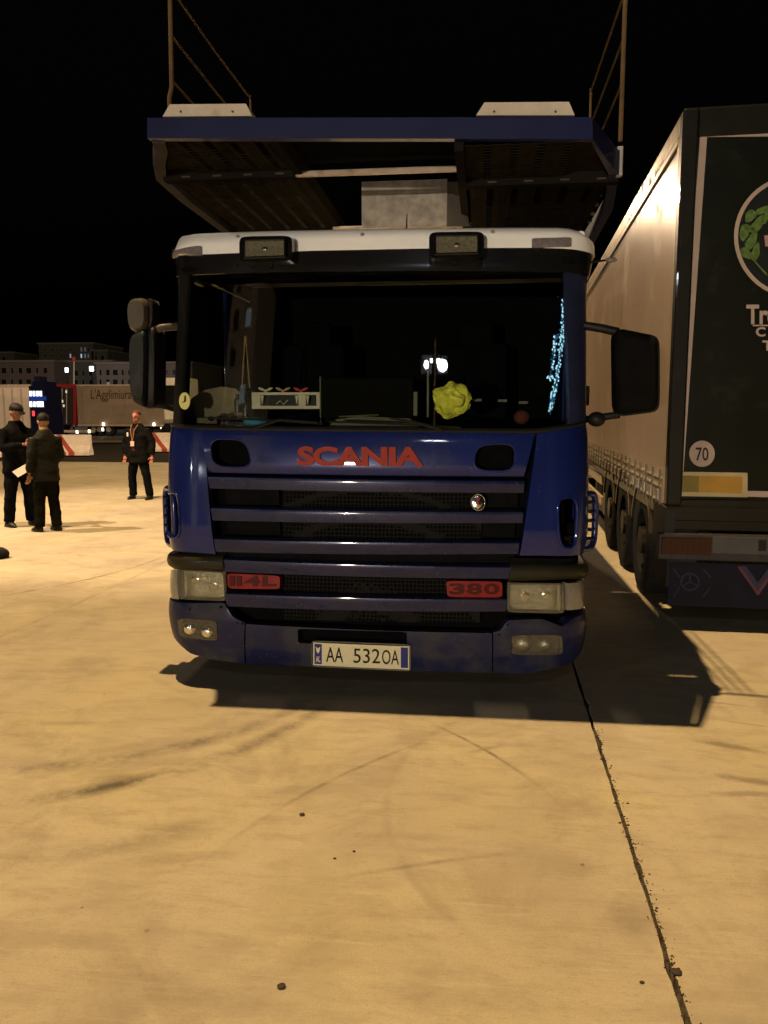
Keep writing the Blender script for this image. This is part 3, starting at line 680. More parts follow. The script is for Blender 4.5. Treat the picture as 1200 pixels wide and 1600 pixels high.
q = MB(); q.bb((XC - 1.2, YF + .36, 2.58), (XC + 1.2, YF + .9, 2.60)); q.build('header_shelf', VOIDM, T)
# --- interior
DASH = mat('dashboard_plastic', (.055, .05, .038), .7, 0, 0, .2, 10, bump=.2)
q = MB()
for a, b in (((XC - 1.15, YF + .36, 1.30), (XC + 1.15, YF + .78, 1.56)),): q.bb(a, b, bev=.05)
dash = q.build('dashboard', DASH, T, True)
def inY(p, Y): return atY(p[0], p[1], Y)
Yi = YF + .52
q = MB(); prof_ = [(285, 653), (290, 636), (300, 622), (318, 610), (345, 604), (368, 607), (380, 620), (386, 638), (388, 653)]
P_ = [inY(p, Yi) for p in prof_]; q.prism(P_, (0, .14, 0)); q.build('instrument_hood', mat('pale_dash_cover', (.20, .165, .12), .65, bump=.2), dash, True)
q = MB(); q.bb(inY((284, 663), Yi - .1), inY((350, 652), Yi + .05), bev=.01); q.build('dash_tray', mat('olive_tray', (.12, .11, .07), .7), dash)
q = MB(); c = Vector((XC - .62, YF + .95, 1.62)); pts = [c + Vector((.23 * math.cos(t * PI / 14), -.10 * math.sin(t * PI / 14), .20 * math.sin(t * PI / 14))) for t in range(29)]; q.tube(pts, .016, 8, caps=False)
q.tube([c, c + Vector((0, -.12, -.3))], .03, 8); q.build('steering_wheel', BLACK, T, True)
for sx in (-.62, .62):
    q = MB(); q.box((XC + sx, YF + 1.35, 1.45), (.52, .5, .18), bev=.06); q.box((XC + sx, YF + 1.62, 1.85), (.5, .16, .75), bev=.06); q.box((XC + sx, YF + 1.62, 2.3), (.28, .12, .2), bev=.05); q.build('seat', mat('dark_seat_cloth', (.004, .004, .005), .9, bump=.3, spec=.05), T, True)
# wipers
for pts, bl_ in (([(402, 668), (440, 656), (500, 660)], [(330, 653), (505, 662)]), ([(690, 671), (650, 660), (610, 653)], [(516, 659), (720, 668)])):
    q = MB(); q.tube([pos(*sz(p), .035 + .012 * k) for k, p in enumerate(pts)], [.012, .009, .006], 8); w_ = q.build('wiper', BLACK, T, True)
    q = MB(); a, b = pos(*sz(bl_[0]), .022), pos(*sz(bl_[1]), .022); q.tube([lerp(a, b, t / 8) + Vector((0, 0, .004 * math.sin(PI * t / 8))) for t in range(9)], .0065, 6); q.build('wiper_blade', BLACK, w_, True)
# inspection sticker inside the glass
stk = pad('sticker', rrq((280, 613), (297, 613), (297, 640), (280, 640), e=2), mat('sticker_yellow', (.62, .60, .22), .5), T, off=.001, thick=.002)
tsurf('sticker_print', 'J', (286, 618), (291, 618), (291, 629), (285, 629), INK, stk, off=.002, ext=.0006)
# --- mirrors
def rbox(name, TL, TR, BR, BL, Y, depth, m, parent, e=5, dome=.04):
    P = [atY(*p, Y) for p in rrq(TL, TR, BR, BL, e=e, n=28)]; c = sum(P, Vector()) / len(P); q = MB()
    rings = []
    for (k, yo) in ((.80, -depth / 2 - dome), (.95, -depth / 2 - dome * .4), (1, -depth / 2 + .01), (1, depth / 2)):
        rings.append([c + (p - c) * k + Vector((0, yo, 0)) for p in P])
    q.loft(rings); return q.build(name, m, parent, True)
MIRB = mat('mirror_shell_plastic', (.014, .017, .018), .5, 0, .1, .2, 7)
MIRB2 = mat('worn_mirror_shell', (.07, .06, .045), .35, 0, .2, .2, 7)
YM = YF + .42
ml = rbox('mirror', (210, 524), (238, 512), (236, 640), (212, 628), YM, .14, MIRB, T)
rbox('mirror_housing_back', (232, 514), (252, 512), (252, 636), (232, 640), YM + .05, .16, BLACK, ml, dome=.02)
m2 = rbox('wide_angle_mirror', (204, 468), (236, 466), (236, 520), (206, 520), YM, .09, MIRB2, T, e=3)
rbox('mirror_housing_back', (230, 468), (246, 468), (244, 514), (230, 520), YM + .04, .10, BLACK, m2, e=3, dome=.01)
def arm(name, pts, r, m, ysh=0):
    q = MB(); q.tube([atY(x, y, Y) for x, y, Y in pts], r, 10); return q.build(name, m, T, True)
arm('mirror_arm', [(230, 520, YM), (252, 512, YM + .02), (275, 510, YF + .5), (292, 510, YF + .6)], .024, MIRB2)
arm('mirror_arm', [(236, 632, YM), (255, 634, YM + .02), (275, 640, YF + .5), (290, 642, YF + .6)], .020, BLACK)
mr_ = rbox('mirror', (957, 514), (1024, 528), (1024, 640), (959, 649), YM, .15, MATT, T, e=8)
P = [atY(*p, YM - .01) for p in rrq((960, 512), (1030, 526), (1030, 643), (962, 652), e=8)]; q = MB(); q.loft([[p + Vector((0, y_, 0)) for p in P] for y_ in (-.02, .10)]); q.build('mirror_rim', RUBBER, mr_, True)
arm('mirror_arm', [(902, 508, YF + .6), (915, 509, YM + .02), (940, 513, YM), (966, 519, YM)], .026, BLACK)
arm('mirror_arm', [(915, 655, YF + .5), (938, 652, YM), (968, 648, YM)], .022, BLACK)
q = MB(); q.ell(atY(932, 655, YM), (.055, .05, .046), 16, 10); q.build('mirror_joint', BLACK, T, True)
q = MB(); a = atY(905, 603, YF + .5); b = atY(921, 634, YF + .5); q.bb(a, b + Vector((0, .06, 0)), bev=.01); q.build('mirror_bracket', BLACK, T)
q = MB(); q.tube([atY(905, 413, YF + .55), atY(935, 408, YF + .42), atY(952, 406, YF + .36)], .007, 6); ma = q.build('marker_stalk', BLACK, T, True)
q = MB(); q.ell(atY(955, 406, YF + .36), (.035, .02, .015), 10, 6); q.build('stalk_lamp', SMOKE, ma, True)
q = MB(); q.tube([atY(635, 362, YF + .75), atY(636, 334, YF + .75)], [.007, .003], 6); q.build('roof_antenna', BLACK, T, True)
# --- loading deck above the cab
ZD = 3.22; XD = -.61
zb = lambda x: 3.21 + (-.03) * (x - XD) / 1.2          # the deck leans a little to the right
DY = YF - .12
deck = T
xl, xr = XD - 1.215, XD + 1.19
q = MB()
P0 = [atY(230, 184, DY), atY(925, 183, DY), atY(925, 217, DY), atY(230, 216, DY)]
q.prism(P0, (0, .05, 0)); q.build('front_beam', mat('deck_blue_paint', (.005, .008, .045), .42, .0, .15, .2, 4, dirt=(.009, .009, .02), dscale=4), deck)
BD = MATS['deck_blue_paint']
cr0 = P0[1]; cr1 = atY(966, 240, DY + .55)
q = MB(); q.loft([[cr0 + Vector((.003, 0, 0)), cr0 + Vector((.003, .05, 0)), P0[2] + Vector((.003, .05, 0)), P0[2] + Vector((.003, 0, 0))], [Vector((cr1.x, cr1.y, cr0.z)), Vector((cr1.x - .05, cr1.y, cr0.z)), Vector((cr1.x - .05, cr1.y, P0[2].z - .03)), Vector((cr1.x, cr1.y, P0[2].z - .03))]]); q.build('chamfer_beam', BD, deck)
a0 = P0[0]; a1 = Vector((XD - 1.44, DY + .72, a0.z)); zB = P0[3].z
def rail(name, pts, w, z0, z1, m):
    q = MB(); v = []
    for k, p in enumerate(pts):
        d = (pts[min(k + 1, len(pts) - 1)] - pts[max(k - 1, 0)]); d.z = 0; d.normalize(); n_ = Vector((-d.y, d.x, 0))
        v.append([Vector((p.x, p.y, z0)) - n_ * w / 2, Vector((p.x, p.y, z0)) + n_ * w / 2, Vector((p.x, p.y, z1)) + n_ * w / 2, Vector((p.x, p.y, z1)) - n_ * w / 2])
    q.loft(v); return q.build(name, m, deck)
YE = DY + 2.9
rail('side_rail', [Vector((a0.x + .04, DY + .055, 0)), Vector((a0.x - .01, DY + .22, 0)), Vector((a0.x - .12, DY + .45, 0)), Vector((XD - 1.46, DY + .75, 0)), Vector((XD - 1.50, DY + 1.3, 0)), Vector((XD - 1.52, YE, 0))], .07, zB - .01, a0.z - .02, GREYP)
rail('side_rail', [Vector((cr1.x - .02, cr1.y + .01, 0)), Vector((XD + 1.49, DY + 1.4, 0)), Vector((XD + 1.53, YE, 0))], .06, P0[2].z - .03, cr0.z, mat('side_rail_dark_blue', (.010, .013, .04), .7, spec=.15))
xi = [(XD - .545, XD - 1.42), (XD + .50, XD + 1.42)]
rail('inner_rail', [Vector((XD - .53, DY + .055, 0)), Vector((XD - .55, YE, 0))], .05, zB - .03, zB + .07, MATS.get('black_steel') or mat('black_steel', (.010, .009, .008), .8, spec=.08))
rail('inner_rail', [Vector((XD + .49, DY + .055, 0)), Vector((XD + .51, YE, 0))], .05, P0[2].z - .02, P0[2].z + .08, MATS['black_steel'])
def slotted(x0, x1, y0, y1, z, nx, seed, chx=0):
    """pressed steel runway: raised cross bars between long strips, real gaps between them"""
    q = MB(); w = (x1 - x0) / nx; rr = random.Random(seed)
    for i in range(nx):
        a = x0 + i * w
        q.bb((a, y0, z), (a + w * .42, y1, z + .004))
        ny = int((y1 - y0) / .048)
        for j in range(ny):
            y = y0 + (j + .5) * (y1 - y0) / ny
            q.box((a + w * .71, y, z + .001 + (i % 2) * .004), (w * .58, .036, .004), Matrix.Rotation(.35 if i % 2 else 0, 3, 'X'))
    o = q.build('perforated_runway', DSTEEL, deck); o['kind'] = 'stuff'; return o
Y1 = DY + .68
slotted(XD - 1.20, XD - .56, DY + .051, Y1, zB + .005, 9, 1); slotted(XD - 1.40, XD - .58, Y1 + .09, DY + 2.3, zB + .005, 11, 2)
slotted(XD + .52, XD + 1.10, DY + .051, Y1, P0[2].z + .005, 8, 3); slotted(XD + .54, XD + 1.40, Y1 + .09, DY + 2.3, P0[2].z + .005, 11, 4)
for x0, x1, z in ((XD - 1.42, XD - .56, zB), (XD + .52, XD + 1.44, P0[2].z)):
    for y in (Y1 + .04, DY + 2.34):
        q = MB(); q.bb((x0, y - .04, z - .035), (x1, y + .04, z + .05)); bb_ = q.build('cross_member', mat('black_steel', (.010, .009, .008), .8, spec=.08), deck)
        for k in range(4):
            q = MB(); q.bb((lerp(x0, x1, (k + .6) / 4.2), y - .045, z - .02), (lerp(x0, x1, (k + .6) / 4.2) + .055, y - .041, z - .010)); q.build('weld_plate', mat('dull_weld_plate', (.05, .045, .038), .7), bb_)
PIPE = mat('dull_grey_pipe', (.30, .25, .21), .5, .1, 0, .15, 9, dirt=(.16, .11, .08), dscale=8)
for (xa, xb, yy, yo) in ((462, 720, 268, .68), (520, 737, 355, 2.05)):
    a = atY(xa, yy, DY + yo); b = atY(xb, yy, DY + yo); q = MB(); q.box((a + b) / 2, ((b - a).x, .035, .035), Matrix.Rotation(0, 3, 'X'), bev=.008); q.build('cross_tube', PIPE, deck)
a = atY(565, 284, DY + 1.35); b = atY(698, 353, DY + 1.35); q = MB(); q.bb(a, b + Vector((0, .01, 0))); q.build('headboard', mat('galvanised_sheet', (.15, .135, .12), .45, .4, 0, .3, 12, dirt=(.12, .11, .10), dscale=14), deck)
a = atY(698.5, 284, DY + 1.35); b = atY(733, 353, DY + 1.35); q = MB(); q.prism([a, atY(721, 284, DY + 1.5), atY(734, 353, DY + 1.5), Vector((a.x, a.y, b.z))], (0, .01, 0)); q.build('headboard_wing', mat('dark_galvanised_sheet', (.12, .11, .095), .5, .3), deck)
for x0, x1, z in ((XD - 1.20, XD - .56, zB), (XD + .52, XD + 1.10, P0[2].z)):
    q = MB(); q.bb((x0, DY + .051, z + .05), (x1, DY + .75, z + .056)); q.build('shade_plate', DSTEEL, deck)  # added plate keeping light through the runway slots off the visor
q = MB(); q.bb((XD - .556, DY + .051, zB + .058), (XD + .516, DY + .75, zB + .064)); q.build('shade_plate', VOIDM, deck)  # added dark plate that makes the ground shadow solid in the middle
for pts_, z in (([(XD + 1.10, DY + .051), (cr0.x - .01, DY + .051), (cr1.x - .06, cr1.y + .01), (XD + 1.44, DY + .75), (XD + 1.10, DY + .75)], P0[2].z + .03),
                ([(XD - 1.20, DY + .051), (XD - 1.20, DY + .75), (XD - 1.42, DY + .75), (a0.x - .07, DY + .46), (a0.x + .03, DY + .12)], zB + .03)):
    q = MB(); q.prism([(x, y, z) for x, y in pts_], (0, 0, .006)); q.build('shade_gusset', DSTEEL, deck)  # corner plates added to close gaps in the deck's ground shadow
q = MB(); q.bb((XD + .56, DY + .78, P0[2].z + .05), (XD + 1.46, DY + 2.93, P0[2].z + .056)); q.build('shade_backing', DSTEEL, deck)  # added plate blocking light through the right runway slots
# white loading plates with three notches
for pts in (([(254, 182), (265, 163), (384, 162), (393, 181)], (262, 315, 372)), ([(744, 180), (757, 160), (889, 159), (898, 180)], (752, 815, 878))):
    o0 = [atY(*p, DY + .02) for p in pts[0]]; q = MB(); q.prism(o0, (0, .02, 0)); lp = q.build('loading_plate', CREAM, deck)
    cs_ = []
    for x in pts[1]:
        a = atY(x, 173, DY - .1); b = atY(x + 12, 184, DY - .1); c_ = MB(); c_.prism([a + Vector((.006, 0, 0)), Vector((b.x - .006, a.y, a.z)), Vector((b.x, a.y, b.z - .02)), Vector((a.x, a.y, b.z - .02))], (0, .3, 0)); cs_.append(c_.build('cutter', BLACK))
    boolcut(lp, cs_); lp.data.polygons.foreach_set('use_smooth', [False] * len(lp.data.polygons))
    q = MB(); q.prism([p + Vector((0, .025, 0)) for p in o0], (0, .9, -.0)); q.build('plate_body', mat('dark_rubber_body', (.01, .01, .01), .8), deck)
    for x in (pts[0][0][0] + 28, pts[0][3][0] - 30):
        q = MB(); q.ell(atY(x, 174, DY + .012), (.006, .006, .006), 8, 5); q.build('rivet', mat('rust_spot', (.12, .06, .03), .8), lp)
# handrail posts and wire rails
RST = mat('rusty_pale_rail', (.10, .065, .032), .7, .0, 0, .3, 6, dirt=(.06, .03, .015), dscale=6)
PX = -1.72; PY = DY + .06
q = MB(); q.tube([Vector((PX - .015, PY, 3.27)), Vector((PX - .015, PY, 3.45)), Vector((PX, PY, 3.5)), Vector((PX + .01, PY, 4.25))], .013, 8); q.build('handrail_post', RST, deck, True)
for zz, y0 in ((4.03, PY), (3.78, PY), (3.54, PY)):
    q = MB(); q.tube([Vector((PX, y0 + .0, zz)), Vector((PX, (y0 + 6.14) / 2, zz - .012)), Vector((PX, 6.14, zz))], .0065, 6); q.build('handrail', RST, deck, True)
q = MB(); q.tube([Vector((PX, 6.14, 3.25)), Vector((PX, 6.14, 4.05))], .008, 8); q.build('handrail_post', RST, deck, True)
PXr = .80
q = MB(); q.tube([Vector((PXr, 4.98, 3.26)), Vector((PXr, 4.98, 4.3))], .013, 8); q.build('handrail_post', RST, deck, True)
for zz in (4.03, 3.78, 3.54):
    q = MB(); q.tube([Vector((PXr - .01, 4.98, zz + .02)), Vector((PXr - .01, 6.3, zz))], .007, 6); q.build('handrail', RST, deck, True)
q = MB(); q.tube([Vector((PXr - .01, 6.3, 3.2)), Vector((PXr - .01, 6.3, 4.05))], .009, 8); q.build('handrail_post', RST, deck, True)
q = MB(); a = atY(965, 228, DY + .56); b = atY(973, 274, DY + .56); q.bb(a, b + Vector((0, .05, 0)), bev=.006); q.build('post_socket', STEEL, deck)
# pale steel knobs standing in for slot holes catching light along the right edge
for (x, y, r) in ((942, 290, .02), (937, 304, .021), (932, 319, .02), (926, 333, .02), (921, 346, .019), (917, 322, .012), (914, 331, .012), (911, 341, .011), (896, 290, .009)):
    p = atZ(x, y, 3.15); q = MB(); q.ell(p, (r, r, r * .8), 10, 7); q.build('hole_glint', STEEL, deck, True)
# upper deck and body behind the cab
q = MB()
for x0, x1 in ((XD - 1.45, XD - .6), (XD + .6, XD + 1.45)): q.bb((x0, DY + 2.95, 3.05), (x1, YF + 9.0, 3.12))
q.build('upper_runway', DSTEEL, deck)
q = MB()
for x in (XD - .38, XD + .30): q.bb((x, YF + .6, .62), (x + .08, YF + 9.0, .88))
q.bb((XD - 1.2, YF + 3.0, .95), (XD + 1.2, YF + 9.0, 1.02)); q.build('chassis', BLACK, T)
for sgn in (-1, 1):
    for y in (YF + 2.6, YF + 8.8):
        q = MB(); q.bb((XD + sgn * 1.3 - .05, y - .05, .9), (XD + sgn * 1.3 + .05, y + .05, 3.15)); q.build('deck_post', BD, T)
    for y in (YF + 5.9,):
        c = Vector((XD + sgn * .98, y, .45)); q = MB(); q.tube([c - Vector((.16, 0, 0)), c + Vector((.16, 0, 0))], .45, 28); wo = q.build('wheel', RUBBER, T, True)
        q = MB(); q.tube([c - Vector((.165, 0, 0)), c + Vector((.165, 0, 0))], .24, 20); q.build('rim', STEEL, wo, True)
for sgn in (-1, 1):
    for k in range(3):
        q = MB(); q.bb((XD + sgn * 1.25 - .03, YF + 2.75 + k * 2.0, .9), (XD + sgn * 1.25 + .03, YF + 4.65 + k * 2.0, 3.0)); q.build('shade_panel', BD, T)  # unseen panels added to stop the far lamp shining between the trucks
# underside so that no light leaks under the engine
q = MB(); q.bb((XC - .5, YF + .3, .35), (XC + .5, YF + 1.9, .94)); q.build('engine_block', BLACK, T)

# ------------------------------------------------------------------ things lying on the dashboard
DZ = Yi - .03
t = thing('display_frame', atY(446, 646, DZ), 'white openwork ornament frame with small red and white figures on the dashboard', 'ornament')
FW = mat('ivory_frame', (.60, .55, .46), .5); RD = mat('red_bow', (.5, .06, .05), .5)
def pbox(p, q_, Y, d, m, name, par, bev=.003):
    b_ = MB(); b_.bb(atY(*p, Y), atY(*q_, Y) + Vector((0, d, 0)), bev=bev); return b_.build(name, m, par)
pbox((393, 613), (500, 617), DZ, .03, FW, 'top_rail', t); pbox((393, 634), (500, 639), DZ, .03, FW, 'bottom_rail', t)
for x0, x1 in ((393, 407), (466, 478), (494, 500)): pbox((x0, 613), (x1, 638), DZ + .004, .02, FW, 'upright', t)
for x0, x1 in ((407, 412), (461, 466), (478, 483)):
    b_ = MB(); b_.prism([atY(x0, 618, DZ + .006), atY(x1, 618, DZ + .006), atY((x0 + x1) / 2, 633, DZ + .006)], (0, .015, 0)); b_.build('bracket', FW, t)
pbox((407, 617), (494, 635), DZ + .05, .02, BLACK, 'dark_back', t)
for x, m_ in ((415, FW), (442, mat('pink_bow', (.5, .3, .25), .5)), (470, RD)):
    b_ = MB(); p = atY(x, 610, DZ + .01)
    for sx in (-1, 1): b_.ell(p + Vector((sx * .026, 0, .008)), (.024, .01, .009), 8, 6, Matrix.Rotation(-sx * .4, 3, 'Y'))
    b_.ell(p - Vector((0, 0, .006)), (.010, .01, .012), 8, 6); b_.build('bow', m_, t, True)
b_ = MB(); b_.tube([atY(x, y, DZ + .02) for x, y in ((432, 631), (438, 626), (443, 632), (450, 625))], .003, 5); b_.build('white_figure', FW, t)
t = thing('folder', atY(578, 650, DZ), 'dark upright folder with pale strips at its right edge, in the middle of the dashboard', 'folder')
pbox((502, 592), (645, 652), DZ, .015, mat('dark_folder', (.007, .007, .005), .8, spec=.05), 'cover', t)
pbox((499, 588), (502, 660), DZ - .02, .02, mat('folder_spine', (.12, .12, .09), .5), 'spine', t); pbox((646, 612), (652, 650), DZ, .02, mat('pale_strip', (.14, .13, .11), .5), 'strip', t)
pbox((667, 580), (670, 652), DZ, .02, MATS['pale_strip'], 'rod', t)
t = MB(); p = [(512, 668), (522, 656), (560, 650), (640, 654), (655, 668)]; t.prism([atY(*q_, DZ - .14) for q_ in p], (0, .08, 0)); o = t.build('paper_sheaf', mat('grey_paper', (.13, .12, .09), .7)); props(o, 'low grey sheaf of papers lying behind the glass below the dark folder', 'papers')
o = mk('pen', *(lambda b_: (b_.v, b_.f))(MB().tube([atY(530, 651, DZ - .16), atY(592, 648, DZ - .16)], .004, 6)), mat('brass_pen', (.6, .5, .2), .3, .8)); props(o, 'thin golden pen lying on the grey papers', 'pen')
# crumpled yellow vest
b_ = MB(); c = atY(706, 625, DZ - .0)
b_.ell(c, (.118, .08, .104), 64, 48, fn=lambda q: q * (1 + .22 * noise.noise(q * 1.7 + Vector((3, 1, 0))) - .34 * abs(noise.noise(q * 2.2 + Vector((9, 2, 5)))) - .07 * abs(noise.noise(q * 6)) + .08))
o = b_.build('safety_vest', mat('hi_vis_yellow', (.80, .78, .10), .6, var=.25, scale=25, dirt=(.30, .30, .12), dscale=18), None, True); props(o, 'crumpled yellow high visibility vest lying on the dashboard', 'vest')
b_ = MB(); c = atY(398, 659, DZ - .12); b_.ell(c, (.075, .04, .028), 20, 12, fn=lambda q: q * (1 + .3 * noise.noise(q * 3))); o = b_.build('blue_cloth', mat('blue_cloth', (.03, .22, .42), .7), None, True); props(o, 'small bright blue cloth lying beside the left wiper', 'cloth')
for x, y, w_, h_, lb in ((372, 630, 12, 30, 'small dark bottle standing between the instrument hood and the ornament frame'), (384, 640, 8, 22, 'short dark jar standing left of the ornament frame')):
    p = atY(x, y + h_ / 2, DZ - .02); b_ = MB(); k = 5 / 1247; b_.tube([p, p + Vector((0, 0, h_ * k * .7)), p + Vector((0, 0, h_ * k * .8)), p + Vector((0, 0, h_ * k))], [w_ * k / 2, w_ * k / 2, w_ * k / 4, w_ * k / 4], 12); o = b_.build('bottle', mat('dark_bottle', (.03, .03, .035), .2, coat=.5), None, True); props(o, lb, 'bottle')
for x, y, r in ((350, 650, 7), (366, 652, 5), (330, 654, 5)):
    b_ = MB(); b_.ell(atY(x, y, DZ - .08), (r * .004, .02, r * .003), 10, 6); o = b_.build('trinket', BLACKG, None, True); props(o, {350: 'largest dark trinket on the tray before the instrument hood', 366: 'middle dark trinket beside the dark bottle', 330: 'leftmost dark trinket on the olive tray'}[x], 'trinket', 'dark trinkets on the dashboard tray')
b_ = MB(); b_.ell(atY(815, 652, DZ + .05), (.05, .04, .045), 16, 10); o = b_.build('ball', mat('dark_red_ball', (.10, .03, .02), .6), None, True); props(o, 'dull dark red ball at the right end of the dashboard', 'ball')
for x, y in ((745, 625), (785, 626), (818, 629)):
    b_ = MB(); b_.bb(atY(x - 7, y - 2, DZ + .12), atY(x + 7, y + 2, DZ + .12) + Vector((0, .03, 0))); o = b_.build('card', mat('grey_card', (.16, .15, .13), .7)); props(o, {745: 'pale card just right of the yellow vest', 785: 'pale card midway along the right dashboard', 818: 'pale card above the dark red ball'}[x], 'card', 'pale cards on the dashboard')
# two bamboo-like sticks (tassel)
b_ = MB(); b_.tube([atY(383, 525, Yi), atY(378, 606, Yi)], .006, 6); b_.tube([atY(384, 525, Yi), atY(390, 606, Yi)], .005, 6); o = b_.build('pennant_cord', mat('tan_cord', (.20, .14, .08), .8)); props(o, 'thin forked tan cord hanging behind the windscreen above the bottles', 'cord')
# lit tinsel garland inside the right pillar
def garland(pts, n, label, seed):
    rr = random.Random(seed); P = [pos(*sz(p), -.05) for p in pts]; t = thing('garland', P[0], label, 'garland', 'tinsel garlands inside the right side of the windscreen')
    b_ = MB(); b_.tube(P, .004, 6); b_.build('string', mat('blue_foil', (.05, .18, .38), .3, .7), t)
    g1 = mat('garland_light', (.55, .8, 1), .3, emit=(.35, .72, 1), es=1.1); g2 = MATS['blue_foil']; g3 = mat('garland_blue', (.1, .3, .6), .25, .5, emit=(.05, .25, .6), es=.45)
    fo = MB(); li = MB(); bl2 = MB()
    for k in range(n):
        u = rr.random() * (len(P) - 1); i = int(u); p = lerp(P[i], P[i + 1], u - i); d = Vector((rr.gauss(0, 1), rr.gauss(0, .6), rr.gauss(0, 1))).normalized() * rr.uniform(.008, .022)
        (fo if k % 3 else bl2).tube([p, p + d], [.0035, .001], 4)
        if k % 4 == 0: li.ell(p + d * .7, (.0045, .004, .007), 6, 4)
    fo.build('foil_fringe', g2, t)['kind'] = 'stuff'; bl2.build('blue_fringe', g3, t)['kind'] = 'stuff'; li.build('light_bead', g1, t)['kind'] = 'stuff'
garland([(890, 468), (889, 500), (886, 530), (882, 560), (874, 600), (868, 625), (864, 645)], 620, 'long blue lit tinsel strand hanging inside the right edge of the windscreen', 3)
garland([(876, 522), (872, 540), (868, 562), (866, 590), (862, 590)], 170, 'short blue lit tinsel strand just left of the long one', 5)

# ================================================================== CURTAIN TRAILER ON THE RIGHT (built in its own frame: x across, y forward, z up; origin at rear left corner)
TA = -math.radians(2.62); TR0 = Vector((1.495, 6.45, 0))
tr = thing('curtain_trailer', TR0, 'tall curtain-sided semi-trailer with tan side curtain and dark green rear doors', 'trailer', rz=TA, local=True)
dX = Vector((math.cos(TA), math.sin(TA), 0)); dY = Vector((-math.sin(TA), math.cos(TA), 0)); CP = Vector((0, 0, HC))
def TRr(x, y, off=0):      # rear plane, local coordinates
    d = Vector(ray(x, y)); t = ((TR0 - CP).dot(dY) + off) / d.dot(dY); p = CP + d * t - TR0; return Vector((p.dot(dX), p.dot(dY), p.z))
def TS(x, y, off=0):       # left side plane
    d = Vector(ray(x, y)); t = ((TR0 - CP).dot(dX) + off) / d.dot(dX); p = CP + d * t - TR0; return Vector((p.dot(dX), p.dot(dY), p.z))
TH = 3.93; TW = 2.5; TLn = 13.6
DGRN = mat('dark_green_door', (.0038, .0050, .0018), .35, 0, .1, .2, 3, dirt=(.007, .007, .004), dscale=3)
TBLK = mat('trailer_black', (.006, .0055, .0035), .4, .05, .2, .25, 6, dirt=(.016, .013, .007), dscale=6, dlo=.6, dhi=.8)
TAN = mat('tan_curtain', (.44, .34, .285), .30, 0, .15, .06, 1.2, bump=0, dirt=(.42, .31, .24), dscale=1.5)
TANP = mat('tan_pillar', (.42, .33, .22), .35, .2, .1, .1, 4)
LINE = mat('cream_line', (.33, .26, .22), .5, var=.06)
q = MB()   # curtain: gently billowing sheet with thickness
ny, nz_ = 60, 14; v = []; f = []
for sd in (0, 1):
    for j in range(nz_ + 1):
        for i in range(ny + 1):
            y = .20 + (TLn - .3) * i / ny; z = 1.18 + (TH - .22 - 1.18) * j / nz_
            v.append((.006 * math.sin(y * .9) * math.sin(PI * j / nz_) + .0012 * math.sin(y * 5 + z) * math.sin(PI * j / nz_) + sd * .02, y, z))
w = ny + 1; n = w * (nz_ + 1)
for j in range(nz_):
    for i in range(ny):
        a = j * w + i; f.append((a, a + 1, a + w + 1, a + w)); f.append((n + a, n + a + w, n + a + w + 1, n + a + 1))
q.add(v, f); q.build('side_curtain', TAN, tr, True)
q = MB(); q.bb((.04, .15, 1.12), (TW - .02, TLn, TH - .1)); q.build('body', TBLK, tr)
q = MB(); q.bb((-.02, .14, TH - .215), (.05, TLn, TH - .16), bev=.008); q.build('curtain_rail', TANP, tr)
q = MB(); q.bb((-.01, .10, TH - .155), (.06, TLn, TH), bev=.015); q.build('roof_rail', mat('worn_roof_rail', (.20, .15, .07), .35, .5, 0, .4, 8, dirt=(.5, .4, .3), dscale=7, dlo=.5, dhi=.6), tr)
q = MB(); q.bb((.0, 0, TH - .02), (TW, TLn, TH + .01)); q.build('roof', TBLK, tr)
q = MB(); q.bb((-.012, .10, 1.0), (.03, .19, TH - .17), bev=.01); q.build('rear_strip', TANP, tr)
q = MB(); q.bb((-.015, -.03, .98), (.10, .095, TH), bev=.015); q.build('corner_post', TBLK, tr)
q = MB(); q.bb((TW - .10, -.03, .98), (TW, .10, TH), bev=.01); q.build('corner_post', TBLK, tr)
q = MB(); q.bb((.101, -.02, TH - .20), (TW - .101, .1, TH), bev=.01); q.build('rear_header', TBLK, tr)
q = MB(); q.bb((-.01, -.03, .86), (TW, .2, .978), bev=.01); q.build('rear_sill', TBLK, tr)
q = MB(); q.bb((.103, .01, .982), (TW / 2 - .004, .10, TH - .203)); dr = q.build('rear_door', DGRN, tr)
q = MB(); q.bb((TW / 2 + .004, .01, .982), (TW - .103, .10, TH - .203)); dr2 = q.build('rear_door', DGRN, tr)
def rq(name, pts, off, th, m, par):      # flat plate on the rear face from photo outline
    q = MB(); q.prism([TRr(x, y, off - th) for x, y in pts], (0, th, 0)); return q.build(name, m, par)
rq('door_line', [(1095, 199), (1106, 199), (1068, 736), (1056, 736)], .008, .006, LINE, dr)
rq('door_line', [(1106.5, 199), (1205, 197), (1205, 213), (1105.5, 214)], .008, .006, LINE, dr)
rq('door_line', [(1166, 767), (1206, 768), (1206, 777), (1166, 776)], .008, .006, LINE, dr)
rp = rq('reflective_plate', [(1058, 737), (1168, 739), (1168, 777), (1056, 775)], .006, .012, mat('plate_cream_border', (.34, .28, .15), .5), dr)
rq('plate_field', [(1065, 743), (1092, 743.5), (1092, 769), (1064, 768.5)], -.007, .003, mat('olive_yellow_field', (.15, .115, .03), .5), rp)
rq('plate_field', [(1092.5, 743.5), (1160, 744.5), (1160, 771), (1092.5, 769)], -.007, .003, mat('orange_field', (.30, .17, .03), .5, dirt=(.22, .14, .05), dscale=14), rp)
